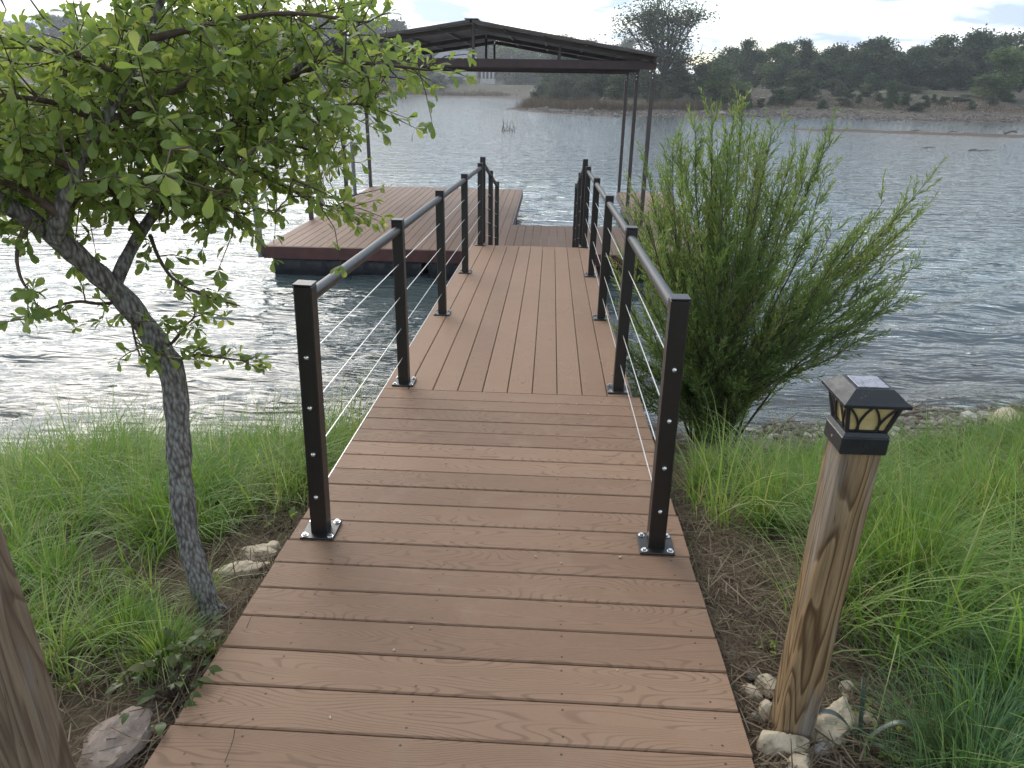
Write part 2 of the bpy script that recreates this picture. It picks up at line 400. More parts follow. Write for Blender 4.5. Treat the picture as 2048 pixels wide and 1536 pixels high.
def m_ground():
    g = G('lake_bank_soil'); p = g.pos(); x, y, z = g.sep(p)
    n = g.noise(p, 3.0, 6, .6); n2 = g.noise(p, 22, 5, .65); n3 = g.noise(p, .06, 4); vs = g.voro(p, 17); fib = g.noise(g.scale(p, (70, 18, 40)), 1.0, 4, .6)
    soil = g.mix(g.maprange(n, .35, .65, 0, 1), (.060, .040, .026), (.11, .08, .053))
    soil = g.mix(g.maprange(fib, .45, .65, 0, .8), soil, (.18, .14, .095))
    green = g.maprange(g.noise(p, .8, 4), .42, .6, 0, .6)
    near = g.mix(green, soil, (.06, .075, .028))
    far = g.mix(g.maprange(n3, .4, .6, 0, 1), (.095, .080, .058), (.060, .070, .038))
    far = g.mix(g.maprange(g.noise(p, .35, 5, .65), .45, .62, 0, .8), far, (.09, .066, .048))
    far = g.mix(g.maprange(g.noise(p, .9, 5, .7),   .58, .68, 0, .8), far, (.33, .30, .26))
    land = g.mix(g.maprange(y, 20, 40, 0, 1), near, far)
    peb = g.mix(g.maprange(vs, .1, .6, 0, 1), (.21, .18, .15), (.075, .062, .050))
    peb = g.mix(g.maprange(n2, .4, .65, 0, .8), peb, (.17, .135, .1))
    peb = g.mix(g.math('MULTIPLY', g.maprange(g.noise(p, .8, 6, .7), .42, .6, 0, .8), g.maprange(y, 20, 40, 0, 1)), peb, (.085, .066, .05))
    hgt = g.math('ADD', z, g.math('MULTIPLY', g.math('SUBTRACT', n, .5), .25))
    col = g.mix(g.maprange(g.math('ADD', hgt, g.maprange(y, 20, 60, 0, -.45)), -1.16, -.98, 0, 1), peb, land)
    h = g.math('ADD', n2, g.math('MULTIPLY', vs, -.5))
    return g.done(g.pbsdf(col, .95, g.bump(h, .8, .02), 0, .15))
M_GROUND = m_ground()

def m_water():
    g = G('lake_water'); p = g.pos(); x, y, z = g.sep(p)
    sw = g.attr('shallow')
    # wind ripples travelling towards the near bank, crests stretched sideways
    def rip(sx, sy, ang, detail=2, dist=.4):
        nd = g.n('ShaderNodeMapping'); g.l(p, nd.inputs[0]); nd.inputs['Rotation'].default_value = (0, 0, ang); nd.inputs['Scale'].default_value = (sx, sy, 0)
        return g.noise(nd.outputs[0], 1.0, detail, .5, dist)
    a = rip(1.8, 6.4, -.28); b = rip(4.0, 13.0, .10); c = rip(.50, 1.8, -.34, 2, .8)
    nrm = g.bump(a, 1.0, .042); nrm = g.bump(b, 1.0, .010, nrm); nrm = g.bump(c, 1.0, .055, nrm)
    fr = g.n('ShaderNodeFresnel'); fr.inputs['IOR'].default_value = 1.333; g.l(nrm, fr.inputs['Normal'])
    gl = g.n('ShaderNodeBsdfGlossy'); gl.inputs['Roughness'].default_value = .025; g.l(nrm, gl.inputs['Normal']); gl.inputs['Color'].default_value = (1, 1, 1, 1)
    body = g.n('ShaderNodeBsdfDiffuse'); g.put(body.inputs['Color'], g.mix(sw, (.068, .095, .092), (.13, .125, .10)))
    tr = g.n('ShaderNodeBsdfTransparent'); tr.inputs[0].default_value = (.72, .74, .62, 1)
    inner = g.n('ShaderNodeMixShader'); g.put(inner.inputs[0], g.math('MULTIPLY', sw, .75)); g.l(body.outputs[0], inner.inputs[1]); g.l(tr.outputs[0], inner.inputs[2])
    mx = g.n('ShaderNodeMixShader'); g.l(fr.outputs[0], mx.inputs[0]); g.l(inner.outputs[0], mx.inputs[1]); g.l(gl.outputs[0], mx.inputs[2])
    return g.done(mx.outputs[0])
M_WATER = m_water()

# ------------------------------------------------------------------ terrain and water
ZW = -1.25
SHX = np.array([-60, -9, -4.6, -3.4, -2.2, -1.0, .8, 2.0, 3.0, 3.8, 5.0, 9, 60]); SHY = np.array([-14, .2, 1.08, 1.3, 1.6, 1.9, 2.05, 2.15, 2.4, 2.85, 3.0, 2.7, -10.])
PROF_D = np.array([0, .5, 1.0, 2.0, 3.0, 3.8, 4.6, 8, 20, 60]); PROF_Z = np.array([0, .10, .30, .72, 1.05, 1.24, 1.31, 1.42, 1.7, 3.0])
FAR = np.array([(700, 20), (200, 66), (120, 74), (50, 79), (39, 81), (22.5, 83.5), (12, 81), (5.3, 79), (0, 84), (-3.6, 90), (-5.6, 96), (-4.4, 103), (-.5, 116), (1, 150), (-6, 172), (-12, 183), (-40, 186), (-80, 172), (-150, 140), (-420, 110), (-900, 200), (-900, 900), (900, 900)], float)
def poly_sd(x, y, P):
    x = np.asarray(x, float); y = np.asarray(y, float); d = np.full(x.shape, 1e9); ins = np.zeros(x.shape, bool)
    for i in range(len(P)):
        ax, ay = P[i]; bx, by = P[(i + 1) % len(P)]; ex, ey = bx - ax, by - ay
        t = np.clip(((x - ax) * ex + (y - ay) * ey) / (ex * ex + ey * ey), 0, 1)
        d = np.minimum(d, np.hypot(x - ax - t * ex, y - ay - t * ey))
        c = (ay > y) != (by > y)
        with np.errstate(divide='ignore', invalid='ignore'): ins ^= c & (x < ex * (y - ay) / (ey if ey else 1e-9) + ax)
    return np.where(ins, d, -d)
def fbm(x, y, sc, seed=0, oct=4):
    x = np.asarray(x, float) * sc; y = np.asarray(y, float) * sc; r = np.random.default_rng(seed); o = np.zeros(np.broadcast(x, y).shape); a = 1.0
    for k in range(oct):
        for j in range(4):
            th = r.uniform(0, 2 * math.pi); f = 2 ** k * r.uniform(.7, 1.3); o = o + a * np.sin((x * math.cos(th) + y * math.sin(th)) * f * 2 * math.pi + r.uniform(0, 6.3)) / 4
        a *= .5
    return o
def height(x, y):
    x = np.asarray(x, float); y = np.asarray(y, float)
    d = np.interp(x, SHX, SHY) - y
    zn = np.where(d > 0, ZW + np.interp(d, PROF_D, PROF_Z), ZW + np.maximum(-2.2, d * .16))
    bump = .030 * fbm(x, y, .9, 3) + .016 * fbm(x, y, 3.1, 4)
    zn = zn + bump * np.clip((d + .6) * 1.2, 0, 1) * np.where((np.abs(x) < .85) & (y > -4.5), .35, 1)
    s = poly_sd(x, y, FAR)
    rise = np.interp(s, [-40, -6, 0, 3, 7, 14, 26, 50, 110, 300, 800], [-3, -.9, 0, .28, .65, 1.4, 2.9, 3.3, 6.5, 11, 14])
    # higher wooded ridge to the left, open slope behind the bay in the middle
    left = np.clip((-20 - x) / 40, 0, 1) * np.clip((y - 150) / 60, 0, 1)
    rise = rise * (1 + .9 * left * np.clip(s / 40, 0, 1)) + np.clip(s, 0, 1) * .22 * fbm(x, y, .06, 9) + np.clip(s, 0, 1) * .08 * fbm(x, y, .4, 10)
    zf = ZW + rise
    z = np.maximum(zn, zf)
    # low gravel bar
    ax, ay, bx, by = 20.5, 57.6, 60., 44.
    ex, ey = bx - ax, by - ay; t = np.clip(((x - ax) * ex + (y - ay) * ey) / (ex * ex + ey * ey), 0, 1)
    db = np.hypot(x - ax - t * ex, y - ay - t * ey)
    z = np.maximum(z, ZW + .16 - db * .13 + .05 * fbm(x, y, .35, 12))
    return z
def ground(x, y): return float(height(np.array([x]), np.array([y]))[0])
_T = .3 * 1.003 ** np.arange(2200)
def hit(px, py, lift=0.0):
    """point where the sight line meets the ground"""
    P = CAM[None] + ray(px, py)[None] * _T[:, None]; k = int(np.argmax(P[:, 2] <= height(P[:, 0], P[:, 1]) + lift)); return P[k]
def seg(*parts):
    out = []
    for a, b, st in parts: out.append(np.arange(a, b, st))
    return np.concatenate(out)
gx = seg((-440, -200, 30), (-200, -60, 8), (-60, -9, 1.5), (-9, -6, .25), (-6, 6, .07), (6, 10, .25), (10, 75, 1.0), (75, 200, 8), (200, 441, 30))
gy = seg((-60, -8, 4), (-8, -4.6, .3), (-4.6, 3.4, .07), (3.4, 6, .3), (6, 42, 3), (42, 62, .5), (62, 76, 2), (76, 122, .8), (122, 200, 2.5), (200, 320, 6), (320, 441, 30))
X, Y = np.meshgrid(gx, gy); Z = height(X, Y)
def grid_quads(ny, nx):
    i = np.arange(ny * nx).reshape(ny, nx); return np.stack([i[:-1, :-1], i[:-1, 1:], i[1:, 1:], i[1:, :-1]], -1).reshape(-1, 4)
o = link('ground', np_mesh('ground', np.stack([X, Y, Z], -1).reshape(-1, 3), grid_quads(len(gy), len(gx)), smooth=True), None, M_GROUND); tag(o, kind='structure')

wy = [0.2]
while wy[-1] < 22: wy.append(wy[-1] + .045 * (1 + max(0, wy[-1] - 2) / 9))
wy = np.concatenate([np.arange(-30, .2, 2), np.array(wy), np.geomspace(23, 430, 55)])
wx = np.concatenate([-np.geomspace(430, 9.6, 40), np.arange(-9.5, 9.5, .075), np.geomspace(9.6, 430, 40)])
X, Y = np.meshgrid(wx, wy)
def waves(x, y):
    r = np.random.default_rng(5); z = np.zeros(x.shape)
    for k in range(34):
        lam = r.uniform(.28, 1.5) if k < 26 else r.uniform(1.6, 3.2); th = math.radians(-90 + 16 + r.normal(0, 20))
        A = .0054 * (lam / .6) ** .9; kk = 2 * math.pi / lam
        A *= 1 if k < 26 else .4
        ph = (x * math.cos(th) + y * math.sin(th)) * kk + r.uniform(0, 6.3) + 1.2 * np.sin(x * .7 + k) * np.cos(y * .5 + 2 * k)
        z += A * (np.sin(ph) + .25 * np.sin(2 * ph + .6)) * (.45 + .55 * np.clip(fbm(x, y, .12, 40 + k, 2) + .6, 0, 1.2))
    return z * np.interp(y, [2, 8, 24], [1, .62, .4])
fade = np.clip((24 - Y) / 10, 0, 1) * np.clip((9.5 - np.abs(X)) / 2, 0, 1)
dpt = ZW - height(X, Y)
Zw = ZW + waves(X, Y) * fade * np.clip(.30 + dpt * 2.2, .12, 1)
shallow = np.exp(-np.maximum(dpt, 0) * 3.0)
o = link('water', np_mesh('water', np.stack([X, Y, Zw], -1).reshape(-1, 3), grid_quads(len(wy), len(wx)), attrs={'shallow': shallow.ravel()}, smooth=True), None, M_WATER); tag(o, kind='structure')

# ------------------------------------------------------------------ walkway, gangway, dock
SL, SR, RAMP = .0397, .0334, 4.93
PITCHB, BW, BT = .1463, .1422, .025
CX = -.02
def zwalk(y): return -SL * y if y <= 0 else -SR * y

def board(mb, p0, p1, side, w, t, rnd, ends=.0, z_of=None):
    """one deck board from p0 to p1 (top centre line), chamfered edges; UV in metres"""
    p0 = np.array(p0, float); p1 = np.array(p1, float); d = p1 - p0; Ln = np.linalg.norm(d); d /= Ln
    s = np.array(side, float); s /= np.linalg.norm(s); up = np.cross(s, d)
    if up[2] < 0: up = -up
    c = .004; h = w / 2
    prof = [(-h, -t), (-h, -c), (-h + c, 0), (h - c, 0), (h, -c), (h, -t)]
    vs, uv = [], []
    for L in (0, Ln):
        for a, b in prof:
            vs.append(p0 + d * L + s * a + up * b); uv.append((L, a + h))
    n = 6
    fs = [(k, k + 1, n + k + 1, n + k) for k in range(n - 1)] + [(n - 1, 0, n, 2 * n - 1), tuple(range(n))[::-1], tuple(range(n, 2 * n))]
    if np.dot(np.cross(vs[3] - vs[2], vs[n + 2] - vs[2]), up) < 0: fs = [f[::-1] for f in fs]
    mb.add(vs, fs, uv, rnd)

# landing on the bank
walk = empty('boardwalk', (CX, 0, 0), 'brown composite boardwalk of crosswise boards running down from the foreground', 'boardwalk')
mb = MB()
for k in range(36):
    y = -(k + .5) * PITCHB; j = random.uniform(-.004, .004); jz = random.uniform(-.0012, .0012)
    board(mb, (CX - .75 + j, y, zwalk(y) + jz), (CX + .75 + j, y, zwalk(y) + jz), (0, 1, -SL), BW, BT, random.random())
mb.build('decking', M_DECK, walk, attr=True)
for sx in (-.70, -.25, .25, .70):
    mb = MB(); y0, y1 = -5.2, -.02
    ang = math.atan(-SL); R = np.array([[1, 0, 0], [0, math.cos(ang), -math.sin(ang)], [0, math.sin(ang), math.cos(ang)]])
    mb.box((CX + sx, (y0 + y1) / 2, zwalk((y0 + y1) / 2) - BT - .06), (.04, y1 - y0, .11), R, .003); mb.build('joist', M_DARKFRAME, walk)

gang = empty('gangway', (CX, 0, 0), 'paler brown gangway of ten lengthwise boards between the two cable railings', 'gangway')
mb = MB()
for k in range(10):
    x = CX - .02 + (k - 4.5) * .1463; e = random.uniform(-.004, .004)
    board(mb, (x, .003, zwalk(.003) - .002), (x, RAMP + e, zwalk(RAMP) - .002), (1, 0, 0), .142, BT, random.random())
mb.build('decking', M_DECK_PALE, gang, attr=True)
angR = math.atan(-SR); RR = np.array([[1, 0, 0], [0, math.cos(angR), -math.sin(angR)], [0, math.sin(angR), math.cos(angR)]])
for sx in (-.70, -.02, .66):
    mb = MB(); mb.box((CX + sx, RAMP / 2, zwalk(RAMP / 2) - BT - .077), (.05, RAMP - .02, .14), RR, .004); mb.build('beam', M_DARKFRAME, gang)
mb = MB(); mb.box((CX - .02, RAMP - .03, zwalk(RAMP) - BT - .075), (1.33, .045, .13), None, .003); mb.build('end_beam', M_DARKFRAME, gang)

ZD = -.79
DF = 7.42                                                                # dock front edge
plank = empty('gangplank', (CX, RAMP, zwalk(RAMP)), 'short steep brown gangplank dropping from the gangway end onto the floating dock', 'gangplank')
y0, z0, y1, z1 = RAMP + .02, zwalk(RAMP) - .04, DF + .12, ZD + .03
mb = MB()
for k in range(10):
    x = CX - .02 + (k - 4.5) * .1463; board(mb, (x, y0, z0), (x, y1, z1), (1, 0, 0), .142, BT, random.random())
mb.build('decking', M_DECK_PALE, plank, attr=True)
for sx in (-.70, .66):
    a = math.atan2(z1 - z0, y1 - y0); R = np.array([[1, 0, 0], [0, math.cos(a), -math.sin(a)], [0, math.sin(a), math.cos(a)]])
    mb = MB(); mb.box((CX + sx, (y0 + y1) / 2, (z0 + z1) / 2 - BT - .06), (.05, math.hypot(y1 - y0, z1 - z0) - .03, .10), R, .004); mb.build('beam', M_DARKFRAME, plank)
zplank = lambda y: z0 + (z1 - z0) * (y - y0) / (y1 - y0)

# railings
PW = .062
CABLE_H = (.165, .345, .53, .72)
def rail_post(rail, x, y, zb, h, lean=0.0, plate=True, endpost=0, name='post'):
    root = np.array(rail.location)
    mb = MB(); A = np.array([x, y, zb + .004]); B = np.array([x + lean, y, zb + h])
    t = (B - A) / np.linalg.norm(B - A); R = np.stack([np.array([t[2], 0, -t[0]]), np.array([0, 1.0, 0]), t], 1)
    mb.box((A + B) / 2, (PW, PW, np.linalg.norm(B - A)), R, .004)
    mb.box(B + t * .0035, (PW + .004, PW + .004, .006), R, .002)
    p = mb.build(name, M_BRONZE, rail)
    if plate:
        mb = MB(); mb.box((x, y, zb + .0045), (.128, .128, .009), None, .002); q = mb.build('base_plate', M_BRONZE, p, origin=root)
        for sx in (-1, 1):
            for sy in (-1, 1):
                mb = MB(); cx, cyy = x + sx * .048, y + sy * .048
                mb.tube([(cx, cyy, zb + .009), (cx, cyy, zb + .0115)], .0125, 14); mb.tube([(cx, cyy, zb + .0115), (cx, cyy, zb + .019)], [.0085, .0075], 6)
                mb.build('bolt', M_STEEL, p, origin=root)
    if endpost:
        for ch in CABLE_H:
            mb = MB(); c = A + t * ch + np.array([0, -PW / 2, 0])
            mb.tube([c, c + np.array([0, -.003, 0]), c + np.array([0, -.0075, 0]), c + np.array([0, -.010, 0])], [.0095, .0095, .0068, .002], 14)
            mb.build('cable_end', M_STEEL, p, smooth=True, origin=root)
    return A, B, t
def gang_railing(side, label):
    x = CX - .645 if side < 0 else CX + .632
    ys = [-1.545, .1, 1.69, 3.30, 4.93 if side < 0 else 4.97]
    r = empty('cable_railing', (x, ys[0], zwalk(ys[0])), label, 'railing', 'cable railings of the walkway')
    hts = [.973, .967, .966, .964, .962] if side < 0 else [.963, .956, .956, .952, .945]
    leans = [.030, .004, 0, 0, 0] if side < 0 else [-.010, .006, .005, .004, .002]
    P = [rail_post(r, x, y, zwalk(y) + .001, h, ln, True, 1 if k == 0 else 0) for k, (y, h, ln) in enumerate(zip(ys, hts, leans))]
    for k in range(4):
        (A, B, t), (A2, B2, t2) = P[k], P[k + 1]
        a = B - t * .052 + np.array([0, PW / 2, 0]); b = B2 - t2 * .052 - np.array([0, PW / 2, 0])
        mb = MB(); mb.tube([a, b], .0225, 20); mb.build('handrail', M_BRONZE, r, smooth=True)
    for ch in CABLE_H:
        mb = MB(); mb.tube([A + t * ch for (A, B, t) in P],   .0025, 6); mb.build('cable', M_CABLE, r, smooth=True)
gang_railing(-1, 'dark bronze cable railing along the left edge, beside the small leaning tree')
gang_railing(1, 'dark bronze cable railing along the right edge, in front of the feathery shrub')

def plank_railing(side, label):
    x = CX - .63 if side < 0 else CX + .60
    ys = [5.10, 6.28, 7.50]
    r = empty('gangplank_railing', (x, ys[0], zplank(ys[0])), label, 'railing', 'short railings of the gangplank')
    P = [rail_post(r, x, y, zplank(y), 1.09 - .03 * k, 0, False, 0) for k, y in enumerate(ys)]
    for k in range(2):
        (A, B, t), (A2, B2, t2) = P[k], P[k + 1]
        mb = MB(); mb.tube([B - t * .06, B2 - t2 * .06], .0225, 16); mb.build('handrail', M_BRONZE, r, smooth=True)
    for ch in CABLE_H:
        mb = MB(); mb.tube([A + t * ch for (A, B, t) in P],   .0025, 6); mb.build('cable', M_CABLE, r, smooth=True)
plank_railing(-1, 'short dark railing sloping down at the far left end of the gangway')
plank_railing(1, 'short dark railing sloping down at the far right end of the gangway')

# floating dock: U shape with a boat slip in the middle
DL, DI, DR, DRO, DS, DB = -4.40, -.55, 1.89, 2.95, 9.84, 14.88
dock = empty('floating_dock', (DL, DF, ZW), 'U-shaped floating dock of brown boards on black floats under the canopy', 'dock')
def decking(name, x0, x1, y0, y1, n_joint=()):
    mb = MB(); n = int(round((x1 - x0) / PITCHB)); st = (x1 - x0) / n
    for k in range(n):
        x = x0 + (k + .5) * st
        cuts = [y0] + ([n_joint[k % len(n_joint)]] if n_joint else []) + [y1]
        for a, b in zip(cuts[:-1], cuts[1:]):
            board(mb, (x, a + .002, ZD), (x, b - .002, ZD), (1, 0, 0), st - .005, .026, random.random())
    return mb.build(name, M_DOCK, dock, attr=True)
decking('decking', DL, DI, DF + .03, DB, (10.6, 10.6, 10.6, 11.9, 10.6, 10.6, 11.9))
decking('decking', DI, DRO, DF + .03, DS)
decking('decking', DR, DRO, DS + .005, DB)
def fascia(a, b):
    mb = MB(); a = np.array(a); b = np.array(b); d = b - a; L = np.hypot(*d); th = math.atan2(d[1], d[0])
    R = np.array([[math.cos(th), -math.sin(th), 0], [math.sin(th), math.cos(th), 0], [0, 0, 1]])
    mb.box(((a[0] + b[0]) / 2, (a[1] + b[1]) / 2, ZD - .103), (L, .03, .195), R, .003); mb.build('fascia', M_RUST, dock)
fascia((DL, DF + .012), (DRO, DF + .012)); fascia((DL - .016, DF), (DL - .016, DB)); fascia((DL, DB + .016), (DI, DB + .016))
fascia((DI + .016, DS), (DI + .016, DB)); fascia((DI, DS + .016), (DR, DS + .016)); fascia((DR - .016, DS + .034), (DR - .016, DB)); fascia((DR, DB + .016), (DRO, DB + .016)); fascia((DRO + .016, DF), (DRO + .016, DB))
def flt(x0, x1, y0, y1):
    """black float tub with rounded ribs"""
    mb = MB(); zt, zb = ZD - .20, ZW - .22
    nx = max(2, int((x1 - x0) / .12)); pts = []
    def ringpt(s):
        return s
    per = []
    for x in np.linspace(x0, x1, nx * 4): per.append((x, y0, 0, -1))
    ny = max(2, int((y1 - y0) / .12))
    for y in np.linspace(y0, y1, ny * 4)[1:]: per.append((x1, y, 1, 0))
    for x in np.linspace(x1, x0, nx * 4)[1:]: per.append((x, y1, 0, 1))
    for y in np.linspace(y1, y0, ny * 4)[1:-1]: per.append((x0, y, -1, 0))
    rows = []
    for z, off in ((zt, 0), (zt - .03, .012), (zt - .20, .03), (ZW + .02, .02), (zb, 0)):
        rows.append([(x + nx_ * (off + .022 * (abs(math.sin((x + y) * 9)) ** .6) * (off > 0)) - nx_ * .05, y + ny_ * (off + .022 * (abs(math.sin((x + y) * 9)) ** .6) * (off > 0)) - ny_ * .05, z) for x, y, nx_, ny_ in per])
    n = len(per); vs = [p for r in rows for p in r]
    fs = [(i * n + k, (i + 1) * n + k, (i + 1) * n + (k + 1) % n, i * n + (k + 1) % n) for i in range(4) for k in range(n)]
    mb.add(vs, fs); mb.build('float', M_FLOAT, dock, smooth=True)
for k in range(3): flt(DL + .08 + k * 1.28, DL + .08 + k * 1.28 + 1.16, DF + .09, DF + 1.3)
flt(DI + .02, DI + 1.2, DF + .09, DF + 1.3); flt(DI + 1.3, DR - .1, DF + .09, DF + 1.3); flt(DR, DRO - .08, DF + .09, DF + 1.3)
for yy in (9.2, 11.2, 13.2):
    flt(DL + .08, DL + 1.3, yy, yy + 1.5); flt(DI - 1.3, DI - .08, yy, yy + 1.5); flt(DR + .08, DRO - .08, yy + .3, yy + 1.5)

# canopy over the slip
canopy = empty('dock_canopy', (DL, 9.9, ZD), 'dark brown gabled metal canopy on six slim posts over the dock', 'canopy')
PY = (9.95, 12.55, 14.82); XL, XR = -4.43, 1.905; XM = (XL + XR) / 2; ZB0, ZB1 = 1.945, 2.085; ZE, ZP = 2.17, 2.655
for y in PY:
    for x in (XL, XR):
        mb = MB(); mb.box((x, y, (ZD - .15 + ZB0 - .002) / 2), (.075, .075, ZB0 - .002 - ZD + .15), None, .004); p = mb.build('post', M_ROOFBROWN, canopy)
        for dz in (.06, .13):
            mb = MB(); mb.tube([(x - .012, y - .0375, ZB0 - dz), (x - .012, y - .046, ZB0 - dz)], .012, 10); mb.build('bolt', M_STEEL, p, origin=np.array(canopy.location))
    mb = MB(); mb.box((XM, y, (ZB0 + ZB1) / 2), (XR - XL + .09, .06, ZB1 - ZB0), None, .004); mb.build('tie_beam', M_BEAM, canopy)
    for sgn, xe in ((-1, XL - .03), (1, XR + .03)):
        a = np.array([xe, y, ZE - .06]); b = np.array([XM + sgn * .012, y, ZP - .07]); d = b - a; L = np.linalg.norm(d); d /= L
        R = np.stack([d, np.array([0, 1.0, 0]), np.cross(d, np.array([0, 1.0, 0]))], 1)
        mb = MB(); mb.box((a + b) / 2, (L, .055, .075), R, .003); mb.build('rafter', M_ROOFBROWN, canopy)
    mb = MB(); mb.box((XM, y, (ZB1 + ZP - .11) / 2), (.05, .05, ZP - .11 - ZB1), None, .003); mb.build('king_post', M_ROOFBROWN, canopy)
    for k in (-.5, .5):
        x = XM + k * (XR - XL) * .48; zt = ZP - .10 - abs(k) * (ZP - ZE) * .96
        mb = MB(); mb.box((x, y, (ZB1 + zt - .02) / 2), (.04, .045, zt - .02 - ZB1), None, .003); mb.build('strut', M_ROOFBROWN, canopy)
for x in (XL, XR):
    mb = MB(); mb.box((x, (PY[0] + PY[2]) / 2, (ZB1 + .004 + ZE - .10) / 2), (.06, PY[2] - PY[0] + .3, .05), None, .003); mb.build('eave_beam', M_ROOFBROWN, canopy)
RY0, RY1 = 9.62, 15.35
for sgn in (-1, 1):                                                       # ribbed roof sheets
    xe = XM + sgn * ((XR - XL) / 2 + .13); n = 150; ys = np.linspace(RY0, RY1, n)
    prof = .022 * np.clip(1.6 - 3.2 * np.abs(((ys - RY0) / .23) % 1 - .5) - .9, 0, 1) * 1.6
    rows = []
    for fx in np.linspace(0, 1, 5):
        x = XM + sgn * .015 + (xe - XM - sgn * .015) * fx; z = ZP + (ZE - .02 - ZP) * fx
        rows.append(np.stack([np.full(n, x), ys, z + prof], -1))
    V = np.concatenate(rows); Q = grid_quads(5, n)
    V2 = V.copy(); V2[:, 2] -= .004
    me = np_mesh('roof_sheet', np.concatenate([V, V2]) - np.array(canopy.location), np.concatenate([Q, Q[:, ::-1] + len(V)]))
    link('roof_sheet', me, canopy, M_ROOFBROWN)
    for fx in (.17, .38, .6, .82):
        x = XM + (xe - XM) * fx; z = ZP + (ZE - ZP) * fx - .034
        mb = MB(); mb.box((x, (RY0 + RY1) / 2, z), (.04, RY1 - RY0 - .08, .045), None, .003); mb.build('purlin', M_ROOFBROWN, canopy)
    mb = MB(); a = np.array([XM + sgn * .02, RY0 - .012, ZP - .005]); b = np.array([xe, RY0 - .012, ZE - .025]); d = b - a; L = np.linalg.norm(d); d /= L
    R = np.stack([d, np.array([0, 1.0, 0]), np.cross(d, np.array([0, 1.0, 0]))], 1)
    mb.box((a + b) / 2, (L, .02, .05), R, .003); mb.build('gable_trim', M_ROOFBROWN, canopy)
mb = MB(); mb.box((XM, (RY0 + RY1) / 2, ZP + .030), (.24, RY1 - RY0, .016), None, .006); mb.build('ridge_cap', M_ROOFBROWN, canopy)

for x, y, top, rad, lab in ((-4.50, 7.50, .95, .05, 'pale grey mooring pipe at the near left corner of the dock'),
                            (-4.56, 11.0, .32, .045, 'grey round-topped mooring pipe between the near and middle left canopy posts'),
                            (-4.55, 13.7, .33, .045, 'grey round-topped mooring pipe between the middle and rear left canopy posts')):
    pr = empty('mooring_pipe', (x, y, ZW - .6), lab, 'mooring pole', 'mooring pipes along the dock')
    zb0 = ZD - .20 if top > .9 else ZW - .8
    mb = MB(); mb.tube([(x, y, zb0), (x, y, top)], rad, 16); mb.build('pipe', M_PIPE, pr, smooth=True)
    mb = MB(); mb.tube([(x, y, top), (x, y, top + rad * .5), (x, y, top + rad * .85), (x, y, top + rad)], [rad * 1.06, rad * .9, rad * .5, .004], 16); mb.build('cap', M_PIPE, pr, smooth=True)
    mb = MB(); mb.box((x + .06, y, ZD - .09), (.06, .13, .10), None, .006); mb.build('bracket', M_ROOFBROWN, pr)

# ------------------------------------------------------------------ lamp posts
def timber(name, base, top, w, rz, mat, parent):
    """square post as a finely divided mesh with softened corners"""
    base = np.array(base); top = np.array(top); t = (top - base); L = np.linalg.norm(t); t /= L
    a = np.array([math.cos(rz), math.sin(rz), 0]); a -= t * np.dot(a, t); a /= np.linalg.norm(a); b = np.cross(t, a)
    h = w / 2; c = .006; prof = [(-h + c, -h), (h - c, -h), (h - c * .3, -h + c * .3), (h, -h + c), (h, h - c), (h - c * .3, h - c * .3), (h - c, h), (-h + c, h), (-h + c * .3, h - c * .3), (-h, h - c), (-h, -h + c), (-h + c * .3, -h + c * .3)]
    vs = []; n = len(prof); K = 40
    for i in range(K + 1):
        z = L * i / K
        for px, py in prof: vs.append((px + .0015 * math.sin(z * 11 + py * 40), py + .0015 * math.sin(z * 9 + px * 50), z))
    fs = [(i * n + k, i * n + (k + 1) % n, (i + 1) * n + (k + 1) % n, (i + 1) * n + k) for i in range(K) for k in range(n)] + [tuple(K * n + k for k in range(n))]
    mb = MB(); mb.add(vs, fs); me_o = mb.build(name, mat, None); me_o.parent = parent
    Mx = Matrix(((a[0], b[0], t[0], 0), (a[1], b[1], t[1], 0), (a[2], b[2], t[2], 0), (0, 0, 0, 1)))
    me_o.matrix_local = Mx
    return me_o, Mx, L

